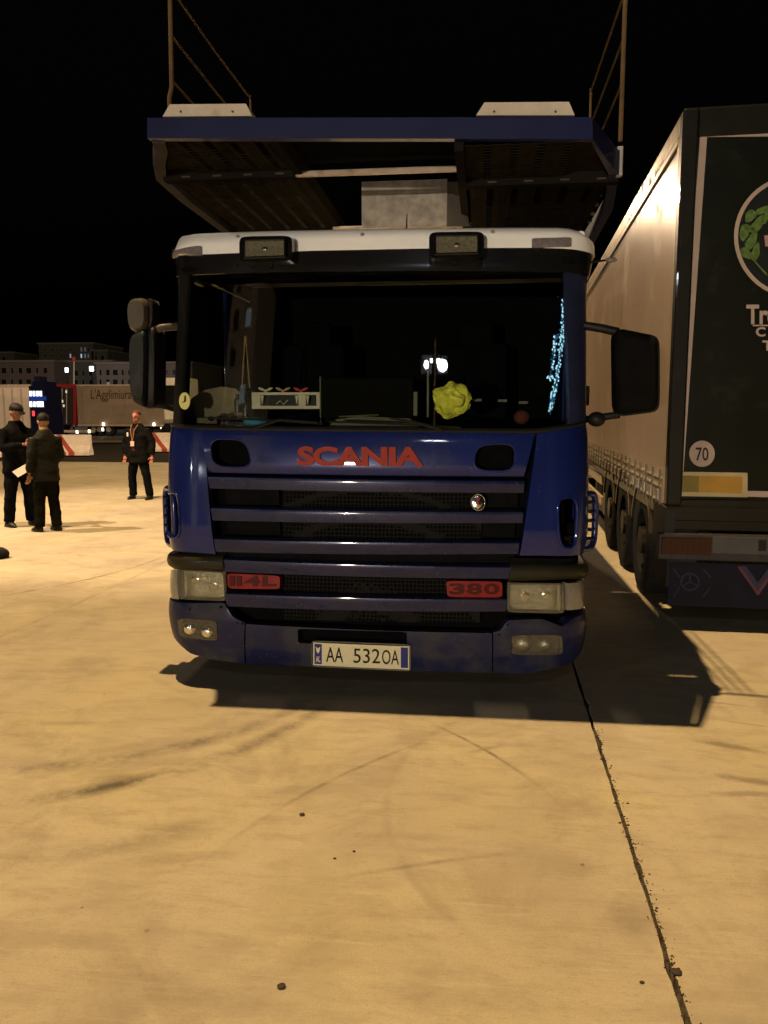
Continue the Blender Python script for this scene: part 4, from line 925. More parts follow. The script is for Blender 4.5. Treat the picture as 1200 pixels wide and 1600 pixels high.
def disc(name, cx, cy, rx, ry, off, th, m, par, n=32, r0=None):
    if r0:
        q = MB(); pts = [(cx + rx * math.cos(2 * PI * k / n), cy + ry * math.sin(2 * PI * k / n)) for k in range(n)]
        q.loft_ = None; A_ = [TRr(x, y, off - th) for x, y in pts]; B_ = [TRr(cx + (x - cx) * r0, cy + (y - cy) * r0, off - th) for x, y in pts]
        v = A_ + B_ + [p + Vector((0, th, 0)) for p in A_ + B_]; f = []
        for k in range(n):
            k2 = (k + 1) % n; f += [(k, k2, n + k2, n + k), (2 * n + k, 3 * n + k, 3 * n + k2, 2 * n + k2), (k, 2 * n + k, 2 * n + k2, k2), (n + k, n + k2, 3 * n + k2, 3 * n + k)]
        q.add(v, f); return q.build(name, m, par)
    return rq(name, [(cx + rx * math.cos(2 * PI * k / n), cy + ry * math.sin(2 * PI * k / n)) for k in range(n)], off, th, m, par)
ds = disc('speed_sticker', 1097, 709, 20, 20.5, .007, .004, mat('sticker_grey_white', (.30, .23, .20), .5), dr)
def ttext(name, tx, x0, y0, x1, y1, off, m, par, bold=0, sk=0, **kw):
    def fn(a, b, c): return TRr(lerp(x0, x1, a), lerp(y1, y0, b) + sk * a, off) - Vector((0, .003 * c, 0))
    return text_mesh(name, tx, fn, m, par, bold, **kw)
ttext('sticker_number', '70', 1087, 699, 1107, 720, .0, INK, ds, .01)
lg = disc('logo_disc', 1243, 370, 90, 90, .008, .003, mat('logo_black', (.008, .010, .010), .4), dr, 48)
disc('logo_ring', 1243, 370, 96, 96, .006, .004, LINE, lg, 56, .935)
LEAF = mat('leaf_print', (.07, .12, .028), .5, var=.35, scale=30)
def leaf(cx, cy, L_, w_, an):
    pts = []
    for k in range(16):
        t = 2 * PI * k / 16; u = math.cos(t) * L_ / 2; v_ = math.sin(t) * w_ / 2 * (1 - .35 * math.cos(t)) * (1 + .12 * math.sin(5 * t))
        pts.append((cx + u * math.cos(an) - v_ * math.sin(an), cy + u * math.sin(an) + v_ * math.cos(an)))
    rq('leaf', pts, .0045, .002, LEAF, lg)
for a in ((1172, 338, 22, 15, 2.2), (1184, 350, 34, 14, -1.0), (1163, 364, 14, 24, .1), (1175, 375, 32, 14, -1.1), (1192, 328, 24, 10, -.5), (1166, 396, 22, 14, .9), (1181, 393, 30, 12, -1.3), (1172, 358, 26, 9, .5), (1197, 338, 26, 9, -1.2)): leaf(*a)
rq('stem', [(1176, 406), (1179, 406), (1198, 427), (1200, 431), (1196, 429)], .0042, .002, LEAF, lg)
rq('logo_block', [(1194, 368), (1204, 367), (1205, 384), (1196, 385)], .0042, .002, mat('logo_pink', (.30, .18, .16), .5), lg)
ttext('door_lettering', 'Tru', 1166, 476, 1213, 507, .008, LINE, dr, .03)
rq('lettering_rule', [(1176, 507.5), (1206, 507.5), (1206, 509.5), (1176, 509.5)], .008, .003, LINE, dr)
ttext('door_lettering', 'C', 1181, 511, 1196, 526, .008, LINE, dr, .03); ttext('door_lettering', 'T', 1191, 532, 1208, 548, .008, LINE, dr, .03)
# under the doors: black beam, light bar, mud flap
q = MB(); a = TRr(1034, 778); b = TRr(1034, 828); q.bb((.0, -.01, b.z), (TW, .12, a.z - .004), bev=.01); ub = q.build('under_beam', TBLK, tr)
ttext('beam_plate_print', 'XU', 1116, 794, 1162, 806, -.012, mat('faint_grey_print', (.06, .06, .05), .6), ub)
a = TRr(1028, 832, -.05); b = TRr(1028, 872, -.05)
zt, zb_ = a.z, b.z
q = MB(); q.bb((a.x - .0, -.11, zb_), (TW, -.02, zt), bev=.012); lb = q.build('light_bar', mat('light_bar_grey', (.03, .028, .028), .45, dirt=(.025, .02, .018), dscale=8), tr)
q = MB(); a = TRr(1034, 839, -.115); b = TRr(1111, 868, -.115); q.bb(a, b + Vector((0, .02, 0)), bev=.006); tl = q.build('tail_lamp', mat('dark_red_lens', (.022, .003, .003), .2, coat=.6), lb)
q = MB(); a = TRr(1114, 838, -.113); b = TRr(1204, 867, -.113); q.bb(a, b + Vector((0, .01, 0)), bev=.004); q.build('bar_panel', mat('bar_panel_grey', (.055, .052, .052), .5, dirt=(.04, .036, .034), dscale=12), lb)
q = MB(); a = TRr(1186, 844, -.12); b = TRr(1197, 861, -.12); q.bb(a, b + Vector((0, .01, 0))); q.build('socket', BLACK, lb)
for k in range(8):
    q = MB(); a = TRr(1040 + k * 9, 841, -.119); q.bb(a, TRr(1046 + k * 9, 866, -.119) + Vector((0, .004, 0)), bev=.001); q.build('lens_segment', MATS['dark_red_lens'], tl)
a = TRr(1046, 878, .03); b = TRr(1046, 946, .03)
q = MB(); q.bb((a.x, .03, b.z), (TW - .05, .045, a.z)); mf = q.build('mud_flap', mat('mud_flap_dark', (.006, .006, .013), .7, bump=.3, dirt=(.010, .009, .010), dscale=10), tr)
FAINT = mat('faint_flap_print', (.028, .026, .05), .7)
q0 = [(1078 + 14 * math.cos(2 * PI * k / 20), 909 + 13 * math.sin(2 * PI * k / 20)) for k in range(20)]
q = MB(); A_ = [TRr(x, y, .027) for x, y in q0]; q.tube(A_ + A_[:1], .008, 5, caps=False)
for k in range(3):
    t = -PI / 2 + k * 2 * PI / 3; q.tube([TRr(1078, 909, .027), TRr(1078 + 13 * math.cos(t), 909 + 12 * math.sin(t), .027)], .006, 5)
q.build('flap_emblem', FAINT, mf)
for x0, w_ in ((1052, 10), (1098, 12)):
    q = MB(); q.tube([TRr(x0, 888, .027), TRr(x0 + w_, 902, .027)], .007, 5); q.tube([TRr(x0, 932, .027), TRr(x0 + w_, 918, .027)], .007, 5); q.build('flap_mark', FAINT, mf)
def vfn(a, b, c): return TRr(lerp(1152, 1216, a), lerp(930, 885, b), .03 - .006 * c - .001)
text_mesh('flap_letter', 'V', vfn, mat('flap_letter_red', (.09, .03, .04), .7), mf, .0)
def vfn2(a, b, c): return TRr(lerp(1156, 1212, a), lerp(922, 884, b), .03 - .009 * c - .002)
text_mesh('flap_letter_fill', 'V', vfn2, FAINT, mf, -.0)
# side: reflective buckle band, chassis rail, guards, wheels
q = MB(); q.bb((-.005, .19, .96), (.05, TLn, 1.175)); q.build('curtain_skirt', mat('skirt_tan', (.32, .26, .20), .5, dirt=(.15, .11, .08), dscale=6), tr)
me_b = None
for k in range(38):
    y = .30 + k * .35
    q = MB(); q.bb((-.016, y, .93), (-.006, y + .05, 1.24)); o1 = q.build('curtain_strap', mat('strap_grey', (.17, .14, .11), .6), tr)
    q = MB(); q.bb((-.034, y - .012, .985), (-.018, y + .062, 1.075), bev=.005); q.build('buckle', STEEL, o1)
for k in range(26):
    y = .25 + k * .5
    for z, h_ in ((1.165, .025), (1.095, .022), (.975, .020)):
        q = MB(); q.bb((-.0105, y + .02, z), (-.0065, y + .40, z + h_)); q.build('reflective_strip', mat('reflective_tape', (.55, .50, .45), .25, .4, 0, .35, 40), tr)
q = MB(); q.bb((.0, .2, .86), (.06, TLn, .957)); q.build('side_rail', TBLK, tr)
q = MB(); q.bb((.7, .2, .55), (.82, TLn - 1, .95)); q.bb((1.7, .2, .55), (1.82, TLn - 1, .95)); q.build('chassis_beam', BLACK, tr)
for (y0, y1) in ((4.9, 8.9),):
    for z in (.42, .70):
        q = MB(); q.bb((.01, y0, z), (.05, y1, z + .12), bev=.01); q.build('side_guard', TANP, tr)
for k, y in enumerate((1.3, 2.6, 3.9)):
    for x in (.19, TW - .19):
        c = Vector((x, y, .50)); q = MB(); P_ = [(.50, -.17), (.50, .17), (.46, .19), (.30, .18), (.30, -.18), (.46, -.19)]
        v = []; n_ = 6
        for a in range(33): v += [c + Vector((p[1], p[0] * math.cos(2 * PI * a / 32), p[0] * math.sin(2 * PI * a / 32))) for p in P_]
        q.add(v, [(i * n_ + j, i * n_ + (j + 1) % n_, (i + 1) * n_ + (j + 1) % n_, (i + 1) * n_ + j) for i in range(32) for j in range(n_)])
        wo = q.build('wheel', RUBBER, tr, True)
        q = MB(); q.tube([c - Vector((.12, 0, 0)), c + Vector((.12, 0, 0))], .295, 28); q.tube([c - Vector((.19, 0, 0)), c + Vector((.19, 0, 0))], [.13, .13], 18); q.build('rim', mat('wheel_rim', (.02, .016, .010), .35, .5, dirt=(.02, .018, .012), dscale=6), wo, True)
        q = MB(); q.loft([[Vector((x + dx, y + r_ * math.cos(a), .50 + r_ * math.sin(a))) for dx, r_ in ((-.2, .56), (.2, .56), (.2, .585), (-.2, .585))] for a in [.25 + (PI - .5) * i / 12 for i in range(13)]]); q.build('mudguard', mat('mudguard_gloss', (.03, .024, .016), .3, coat=.3), tr, True)
for x in (.55, TW - .55):
    q = MB(); q.bb((x - .06, 10.4, .06), (x + .06, 10.52, .95)); q.bb((x - .14, 10.32, 0.0), (x + .14, 10.6, .06)); q.build('landing_leg', STEEL, tr)
q = MB(); q.bb((.03, 4.3, .3), (.5, 4.85, .85), bev=.03); q.build('tool_box', TBLK, tr)
q = MB(); q.bb((-.02, -.05, .60), (.05, .5, .95)); q.build('corner_bracket', BLACK, tr)
q = MB(); q.bb((.02, .04, .30), (.26, .6, .86), bev=.02); q.build('rear_bracket', BLACK, tr)
# bright scratches / creases along the roof edge
# tractor unit coupled in front of the trailer
tu = thing('tractor_unit', TR0 + dY * 13.9, 'dark tractor unit coupled to the far end of the tan curtain trailer', 'truck', rz=TA, local=True)
q = MB(); q.bb((.02, .1, .9), (2.48, 2.2, 3.5), bev=.12); cb = q.build('cab', TBLK, tu)
q = MB(); q.bb((.2, -1.5, .6), (2.3, 2.1, .88)); q.build('chassis', BLACK, tu)
q = MB(); q.bb((.2, 2.2, 2.0), (2.3, 2.22, 2.95)); q.build('windscreen', BLACKG, tu)
for y in (-.9, 1.5):
    for x in (.2, 2.3):
        q = MB(); q.tube([(x - .15, y, .5), (x + .15, y, .5)], .5, 24); q.build('wheel', RUBBER, tu, True)

# ================================================================== BACKGROUND
BY = 55.0
def bx(p, q_, Y, d, m, name, par, bev=0):
    b_ = MB(); b_.bb(atY(*p, Y), atY(*q_, Y) + Vector((0, d, 0)), bev=bev); return b_.build(name, m, par)
# far semi-trailer with red framed dark rear and lettered curtain
t = thing('semi_trailer', atY(160, 684, BY), 'far semi-trailer with tan lettered curtain and red framed dark rear doors', 'trailer')
zg = 0
a = atY(119, 603, BY); b = atY(262, 663, BY)
q = MB(); q.bb((a.x, BY, b.z), (b.x + .5, BY + 2.5, a.z), bev=.03); q.build('curtain', mat('far_tan_curtain', (.22, .17, .13), .6, 0, .0, .12, 1, dirt=(.15, .11, .08), dscale=1.2), t)
q = MB(); q.bb((a.x, BY - .03, a.z + .005), (b.x + .5, BY + .1, a.z + .09)); q.build('roof_rail', mat('far_pale_rail', (.45, .38, .33), .4), t)
q = MB(); q.bb((a.x, BY - .04, b.z - .14), (b.x + .5, BY + .1, b.z - .005)); q.build('side_rail', mat('far_tan_rail', (.33, .26, .18), .5), t)
def ltx(x0, y0, x1, y1, Y, off): return lambda a_, b_, c_: atY(lerp(x0, x1, a_), lerp(y1, y0, b_), Y - off - .01 * c_)
text_mesh('curtain_lettering', "L'Agglimiura", ltx(142, 608, 205, 628, BY, .02), mat('brown_letters', (.05, .03, .025), .6), t, .0)
# rear end, turned towards the viewer
r0 = atY(76, 601, BY - 1.2); r1 = atY(119, 603, BY)
def quad_at(x0, x1, y0, y1, th, m, name, off=0):   # on the slanted rear face (px)
    def P(x, y):
        k = (x - 76) / 43; return atY(x, y, BY - 1.2 * (1 - k) - off)
    q = MB(); q.prism([P(x0, y0), P(x1, y0), P(x1, y1), P(x0, y1)], (0, th, 0)); return q.build(name, m, t)
REDF = mat('red_frame', (.20, .008, .015), .4, coat=.3)
quad_at(76, 119, 603, 664, .3, mat('far_dark_door', (.02, .015, .018), .35), 'rear_doors')
quad_at(74, 119, 600, 606, .35, REDF, 'red_header', .03); quad_at(114.5, 119, 606, 664, .2, REDF, 'red_pillar', .03); quad_at(75, 79, 606, 664, .2, mat('dark_red_post', (.10, .01, .015), .5), 'rear_pillar', .03)
q = MB(); pp = [atY(x, 606, BY - .7) for x in (86, 90)]
for x in (88, 97, 104):
    q = MB(); q.tube([atY(x, 607, BY - .85), atY(x, 662, BY - .85)], .04, 6); q.build('lock_bar', STEEL, t)
def lit(name, x, y, w_, h_, Y, col, es, par=None, d=.1):
    b_ = MB(); b_.bb(atY(x - w_ / 2, y - h_ / 2, Y), atY(x + w_ / 2, y + h_ / 2, Y) + Vector((0, d, 0))); return b_.build(name, mat('lit_' + name + str(es) + str(col[0]), col, .4, emit=col, es=es), par)
for x, y in ((75, 673), (87, 675)): lit('tail_light', x, y, 5, 6, BY - 1.3, (1, .9, .85), 9, t)
for x, y in ((120, 675), (139, 674), (161, 663), (160, 671), (240, 663), (252, 670)): lit('marker_light', x, y, 2.6, 4.5, BY - .15, (1, .88, .7), 6, t)
for x, y in ((97, 627), (103, 612), (99, 634)): lit('sticker_glint', x, y, 1.6, 4, BY - 1.0, (.9, .8, .7), .5, t)  # shine on the door stickers painted as a weak glow
for x, r in ((96, 10), (147, 9), (156, 9), (170, 9), (226, 9)):
    c = atY(x, 677, BY + .3); c.z = .5; q = MB(); q.tube([c, c + Vector((0, .35, 0))], .5, 20); wo = q.build('wheel', RUBBER, t, True)
    q = MB(); q.tube([c - Vector((0, .02, 0)), c + Vector((0, .1, 0))], .2, 14); q.build('rim', mat('far_rim', (.16, .14, .11), .5), wo)
q = MB(); q.bb(Vector((a.x + .5, BY + .5, .5)), Vector((b.x, BY + 2, b.z - .15))); q.build('underframe', BLACK, t)
q = MB(); q.bb(atY(100, 672, BY - .1), atY(147, 676, BY - .1) + Vector((0, .1, 0))); q.build('guard_bar', mat('far_tan_rail', (.3, .2, .1)), t)
# white cab of another lorry right of it (seen past the mirror arm)
Y_ = 46.0; t = thing('white_lorry', atY(262, 690, Y_), 'white lorry cab seen between the left mirrors and the blue truck', 'truck')
WOFF = mat('far_white', (.55, .50, .43), .4, dirt=(.35, .3, .24), dscale=1)
bx((253, 590), (292, 658), Y_, 2.2, WOFF, 'cab', t, .12); bx((257, 602), (274, 636), Y_ - .02, .05, BLACKG, 'side_window', t, .01); bx((255, 655), (300, 662), Y_ - .1, 2.3, STEEL, 'bumper', t, .05); bx((256, 662), (300, 676), Y_, 2, BLACK, 'underbody', t, .05)
bx((275, 600), (288, 640), Y_ - .03, .05, WOFF, 'door', t, .01)
for x in (262, 284):
    c = atY(x, 678, Y_ + .1); c.z = .5; q = MB(); q.tube([c, c + Vector((0, .35, 0))], .5, 20); q.build('wheel', RUBBER, t, True)
# white box trailer at the left edge
Y_ = 50.0; t = thing('box_trailer', atY(20, 690, Y_), 'plain white box trailer cut off by the left edge of the photo', 'trailer')
bx((-60, 605), (47, 672), Y_, 2.5, mat('far_box_white', (.80, .68, .62), .5, var=.04, scale=1, dirt=(.66, .55, .48), dscale=.6), 'box', t, .03); bx((-60, 601), (47, 605), Y_ - .03, .1, mat('far_grey_rail', (.55, .45, .40)), 'roof_rail', t); bx((-50, 672), (44, 682), Y_ + .2, 2, BLACK, 'underframe', t)
for k in range(7): bx((-50 + k * 14, 607), (-49.3 + k * 14, 670), Y_ - .025, .02, MATS['far_grey_rail'], 'panel_seam', t)
for x in (-30, -10, 18, 32):
    c = atY(x, 680, Y_ + .1); c.z = .5; q = MB(); q.tube([c, c + Vector((0, .35, 0))], .5, 20); q.build('wheel', RUBBER, t, True)
# lit booth with two rows of bright panes
Y_ = 47.0; t = thing('control_booth', atY(61, 688, Y_), 'dark blue booth with two rows of bright lit panes and a red lamp', 'booth')
NAVY = mat('booth_navy', (.004, .006, .025), .7)
bx((45, 603), (74, 688), Y_ + .03, 2, NAVY, 'wall', t); bx((50, 596), (70, 603), Y_ + .3, 1.4, NAVY, 'roof_box', t); bx((53, 588), (63, 596), Y_ + .6, .8, mat('booth_dark', (.01, .012, .03)), 'roof_unit', t)
for i in range(4):
    for x, y, w_, h_ in ((47.5 + 5.3 * i, 615, 3.8, 8), (48 + 5.6 * i, 631.5, 4.2 if i < 3 else 6, 8.5)):
        lit('pane', x, y, w_, h_, Y_, (.80, .88, 1.0), 2.2 if not (i == 1 and y > 620) else 1.2, t, .04)
bx((45, 619), (72, 626), Y_ + .02, .03, mat('booth_blue_band', (.02, .06, .5), .4, emit=(.02, .06, .6), es=.12), 'blue_band', t)
lit('red_lamp', 52, 646, 4, 8, Y_, (1, .05, .08), 1.2, t, .1)
# jersey barriers
BW = mat('barrier_white', (.80, .68, .60), .6, var=.1, dirt=(.40, .31, .25), dscale=3); BR = mat('barrier_red', (.42, .07, .06), .6)
def barrier(x0, x1, yb, label, stripes):
    a = atZ(x0, yb); b = atZ(x1, yb); d = (b - a); d.z = 0; L_ = d.length; d.normalize(); n_ = Vector((-d.y, d.x, 0)); t = thing('barrier', (a + b) / 2, label, 'barrier', 'red and white road barriers')
    sec = [(-.28, 0), (-.28, .12), (-.12, .40), (-.10, .82), (.10, .82), (.12, .40), (.28, .12), (.28, 0)]
    q = MB(); R_ = []
    for u in (0, .03, L_ - .03, L_): R_.append([a + d * u + n_ * p[0] * (1 if .01 < u < L_ - .01 else .9) + Vector((0, 0, p[1] * (1 if .01 < u < L_ - .01 else .97))) for p in sec])
    q.loft(R_); bd = q.build('block', BW, t)
    for s0 in stripes:
        q = MB(); pts = [(s0 - .30, .82), (s0 - .10, .82), (s0 + .18, .40), (s0 + .46, .12), (s0 + .46, .0), (s0 + .22, .0), (s0 + .22, .12), (s0 - .04, .40)]
        off = lambda z: -(.105 if z > .5 else (.12 if z > .3 else .28)) - .006
        v = [a + d * u + n_ * off(z) + Vector((0, 0, z)) for u, z in pts]; k = len(v); v2 = [p + n_ * .004 for p in v]
        q.add(v + v2, [(0, 1, 2, 7), (7, 2, 3, 6), (6, 3, 4, 5)] + [(k + 7, k + 2, k + 1, k), (k + 6, k + 3, k + 2, k + 7), (k + 5, k + 4, k + 3, k + 6)]); q.build('red_stripe', BR, t)
barrier(62, 143, 711, 'white concrete barrier with two red slanting stripes behind the man holding paper', (.72, 1.06)); barrier(239, 290, 705, 'red and white barrier half hidden behind the front corner of the blue truck', (.25,)); 
barrier(-60, 6, 714, 'white barrier cut off by the left edge of the photo', (.5, 1.1))
# far white light pole, short mast
t = thing('light_pole', atY(116, 690, 62), 'thin pale pole with a red tip rising above the far semi-trailer', 'pole')
q = MB(); a = atY(116, 690, 62); a.z = 0; q.tube([a, atY(115.5, 562, 62)], [.09, .05], 8); q.build('shaft', mat('pale_pole', (.55, .55, .55), .4), t); q = MB(); q.ell(atY(115.3, 561, 62), (.14, .14, .2), 8, 6); q.build('red_tip', mat('red_tip', (.4, .03, .02), .4, emit=(.5, .04, .02), es=.15), t)
t = thing('short_pole', atY(169, 690, 60), 'short pale stub pole just above the roof of the far semi-trailer', 'pole'); q = MB(); a = atY(169, 690, 60); a.z = 0; q.tube([a, atY(169, 597, 60)], [.12, .12], 8); q.build('shaft', MATS['pale_pole'], t)
# distant street lamps (lit) that light the buildings
for x, y, lab, w_ in ((103, 578, 'left one of two small white street lamps against the far apartment block', 3.2), (142, 576, 'right and brighter one of two small white street lamps against the far apartment block', 5)):
    Yl = 88; p = atY(x, y, Yl); t = thing('street_lamp', (p.x, Yl, 0), lab, 'street lamp', 'lit street lamps far away')
    q = MB(); q.tube([(p.x, Yl + .3, 0), (p.x, Yl + .3, p.z + .4)], [.10, .05], 8); q.build('pole', BLACK, t)
    lit('lantern', x, y, w_, 7, Yl, (.95, .97, 1.0), 7 if w_ > 4 else 5, t, .3)
    L = bpy.data.lights.new('street_light', 'POINT'); L.energy = 260; L.color = (.9, .9, 1.0); L.shadow_soft_size = .3; o = bpy.data.objects.new('street_light', L); COL.objects.link(o); o.location = (0, 1.2, p.z); o.parent = t
# apartment blocks
WAL = [mat('render_grey', (.20, .17, .165), .8, dirt=(.14, .12, .11), dscale=.3), mat('render_tan', (.22, .185, .165), .8, dirt=(.15, .12, .11), dscale=.3), mat('render_cool', (.13, .14, .14), .8, dirt=(.10, .10, .10), dscale=.3)]
WIN = mat('dark_window', (.02, .018, .02), .25); SIL = mat('pale_sill', (.28, .25, .24), .7)
def block(x0, x1, ytop, Y, m, label, cols, rows, lits=(), y_rows=None):
    a = atY(x0, ytop, Y); b = atY(x1, ytop, Y); t = thing('apartment_block', ((a.x + b.x) / 2, Y, 0), label, 'building', 'apartment blocks beyond the lorry park')
    q = MB(); q.bb((a.x, Y, 0), (b.x, Y + 12, a.z)); q.build('wall', m, t)
    q = MB(); q.bb((a.x - .2, Y - .25, a.z), (b.x + .2, Y + 12.1, a.z + .25)); q.build('roof_edge', SIL, t)
    for r, yr in enumerate(rows):
        for c, xc in enumerate(cols):
            w_ = (2.2 if lits else 3.4 + 2.2 * ((c * 7 + r * 3) % 3)); h_ = 6 if lits else 8.5
            fr = bx((xc - w_ / 2 - .7, yr - h_ / 2 - .7), (xc + w_ / 2 + .7, yr + h_ / 2 + .7), Y - .05, .04, SIL, 'window', t)
            l_ = (c, r) in lits
            q = MB(); q.bb(atY(xc - w_ / 2, yr - h_ / 2, Y - .09), atY(xc + w_ / 2, yr + h_ / 2, Y - .09) + Vector((0, .03, 0)))
            q.build('pane', mat('lit_window', (.5, .6, .7), .4, emit=(.55, .75, 1), es=lits[(c, r)]) if l_ and False else (mat('lit_window_%g' % lits[(c, r)], (.4, .5, .6), .4, emit=(.6, .78, 1), es=lits[(c, r)]) if l_ else WIN), fr)
block(-120, 84, 567, 104, WAL[0], 'long low grey apartment block at the far left edge with two rows of dark windows', [-20 + 13 * k for k in range(8)], [579, 597])
block(88, 176, 566, 108, WAL[2], 'grey middle apartment block standing behind the two small street lamps', [94 + 12 * k for k in range(7)], [583, 598])
block(150, 300, 569, 100, WAL[1], 'tan apartment block on the right, partly behind the left mirror of the blue truck', [157 + 11.5 * k for k in range(12)], [582, 597])
block(60, 145, 538, 135, WAL[2], 'taller dim apartment block rising behind the others, with a few lit windows', [70, 82, 96, 110, 127, 133, 138], [546, 556], {(4, 0): .05, (4, 1): .6, (5, 0): .05, (5, 1): .12, (6, 1): .05, (3, 1): .3})
block(143, 168, 549, 135, WAL[2], 'dim stepped wing at the right of the taller apartment block', [150, 160], [560])
block(-20, 22, 552, 140, WAL[2], 'dark block peeping above the low roof at the far left', [-10, 6], [562])
# tall block behind the viewer (only its reflection is in the photo)
t = thing('apartment_tower', (-30, -36, 0), 'tall block behind the viewer, mirrored in the left of the windscreen', 'building')
TWX = -24.6
q = MB(); q.bb((TWX - 2.2, -40, 0), (TWX + 2.2, -34, 31)); q.build('wall', mat('tower_wall', (.32, .30, .28), .8), t)
for k in range(9):
    for sx in (-1.1, .9):
        z = 6 + k * 2.8; on = (k, sx) in ((2, .9), (4, .9), (5, .9), (7, .9))
        q = MB(); q.bb((TWX + sx - .4, -33.98, z), (TWX + sx + .4, -33.9, z + 1.3)); q.build('window', mat('tower_lit', (.4, .5, .6), .4, emit=(.6, .75, .9), es=.8) if on else WIN, t)
L = bpy.data.lights.new('street_light', 'POINT'); L.energy = 1500; L.color = (.9, .95, 1); L.shadow_soft_size = .3; o = bpy.data.objects.new('street_light', L); COL.objects.link(o); o.location = (TWX + 30 + 2, -25 + 36, 9); o.parent = t

# ================================================================== PEOPLE
CLOTHD = mat('dark_jacket_cloth', (.007, .007, .007), .85, var=.25, scale=14, bump=.4, spec=.1)
CLOTHG = mat('olive_black_jacket_cloth', (.009, .0085, .005), .8, var=.25, scale=14, bump=.4, spec=.12)
CLOTHN = mat('black_trouser_cloth', (.006, .006, .007), .85, var=.2, scale=14, bump=.3, spec=.1)
CLOTHT = mat('dark_olive_trouser_cloth', (.008, .008, .005), .85, var=.2, scale=14, bump=.3, spec=.1)
SKIN1 = mat('tanned_skin', (.30, .15, .10), .55, var=.1, scale=20); SKIN2 = mat('ruddy_skin', (.30, .125, .09), .5, var=.1, scale=20)
HAIR = mat('black_hair', (.012, .010, .009), .6, bump=.6); SHOE = mat('black_shoe_leather', (.012, .011, .010), .35)
def remesh(o, vs, sm=4, disp=0):
    ms = [('REMESH', dict(mode='VOXEL', voxel_size=vs)), ('SMOOTH', dict(factor=.6, iterations=sm))]
    evalmesh(o, ms)
    if disp:
        for v in o.data.vertices:
            c = v.co; k = noise.noise(Vector((c.x * 5, c.y * 5, c.z * 9))) * disp + noise.noise(Vector((c.x * 14, c.y * 14, c.z * 22))) * disp * .4
            v.co = c + v.normal * k
    o.data.polygons.foreach_set('use_smooth', [True] * len(o.data.polygons)); return o
def ringz(z, rx, ry, cx=0, cy=0, n=20): return [Vector((cx + rx * math.cos(2 * PI * k / n), cy + ry * math.sin(2 * PI * k / n), z)) for k in range(n)]
def person(loc, rz, H, label, arms, head=(0, 0), lean=0, jack=CLOTHD, trou=CLOTHN, skin=SKIN1, cap=False, hair=True, stance=.11, hem=.80, girth=1, feet=((0, 0), (0, 0))):
    S = H / 1.78
    t = thing('person', loc, label, 'person', 'men standing about on the lorry park', rz=rz, local=True); t.scale = (S, S, S)
    tilt_, turn = head
    HR = Matrix.Rotation(turn, 3, 'Z') @ Matrix.Rotation(tilt_, 3, 'X'); hc = Vector((0, -.02 - .05 * lean, 1.655 - (.02 if tilt_ > .2 else 0)))
    def hp(x, y, z): return hc + HR @ Vector((x, y, z))
    # body: one continuous surface (torso, neck, head with nose, ears, chin, legs, arms)
    b = MB()
    b.loft([ringz(.80, .13, .10), ringz(.95, .165, .12), ringz(1.1, .15, .11), ringz(1.3, .175, .12), ringz(1.42, .19, .10), ringz(1.48, .08, .07), ringz(1.58, .058, .06, 0, -.005)])
    b.ell(hp(0, .005, .03), (.078, .096, .105), 20, 14, HR); b.ell(hp(0, -.028, -.055), (.056, .062, .062), 16, 10, HR); b.ell(hp(0, -.098, -.012), (.014, .02, .026), 10, 8, HR)
    b.ell(hp(0, -.088, .026), (.05, .014, .012), 12, 6, HR); b.ell(hp(0, -.086, -.052), (.026, .012, .012), 10, 6, HR)
    for s in (-1, 1): b.ell(hp(s * .079, .01, .0), (.010, .02, .032), 8, 8, HR)
    for s, (fx, fy) in zip((-1, 1), feet):
        hip = Vector((s * .09, 0, .92)); kn = Vector((s * stance + fx * .4, -.015 + fy * .4, .50)); an = Vector((s * (stance + .015) + fx, .02 + fy, .09))
        b.tube([hip, lerp(hip, kn, .5), kn, lerp(kn, an, .4), an], [.095, .082, .06, .058, .042], 14)
    for s, (el, wr) in zip((-1, 1), arms):
        sh = Vector((s * .185, 0, 1.41)); el = Vector(el); wr = Vector(wr); b.tube([sh, lerp(sh, el, .5), el, lerp(el, wr, .4), wr], [.055, .05, .042, .038, .027], 12)
    bo = b.build('body', skin, t); remesh(bo, .011, 3)
    # hands: palm, four fingers and a thumb, joined to the body object
    hm = MB()
    for s, (el, wr) in zip((-1, 1), arms):
        el = Vector(el); wr = Vector(wr); d = (wr - el).normalized(); side = d.cross(Vector((0, -1, 0.2)));
        side = side.normalized() if side.length > .1 else Vector((1, 0, 0)); nrm = d.cross(side).normalized()
        if nrm.y > 0: nrm = -nrm
        palm = wr + d * .05; M = Matrix((side, d, nrm)).transposed(); hm.ell(palm, (.036, .05, .018), 12, 8, M)
        for j, ln in enumerate((.062, .072, .068, .054)):
            p0 = palm + d * .042 + side * (.028 - .019 * j); p1 = p0 + d * ln * .45 + nrm * .006; p2 = p1 + d * ln * .33 + nrm * .018; p3 = p2 + d * ln * .2 + nrm * .020
            hm.tube([p0, p1, p2, p3], [.0095, .009, .008, .006], 7)
        p0 = palm + side * .03 * s - d * .015; hm.tube([p0, p0 + side * .025 * s + d * .02 + nrm * .01, p0 + side * .03 * s + d * .048 + nrm * .022], [.013, .011, .008], 7)
    ho = hm.build('hands_tmp', skin, t, True)
    bmj = bmesh.new(); bmj.from_mesh(bo.data); bmj.from_mesh(ho.data); bmj.to_mesh(bo.data); bmj.free(); bpy.data.objects.remove(ho); bo.data.polygons.foreach_set('use_smooth', [True] * len(bo.data.polygons))
    # eyes
    e = MB()
    for s in (-1, 1): e.ell(hp(s * .030, -.084, .012), (.012, .008, .007), 8, 6, HR)
    e.build('eyes', mat('dark_eye', (.02, .015, .012), .3), t, True)
    # jacket
    g = girth; j = MB()
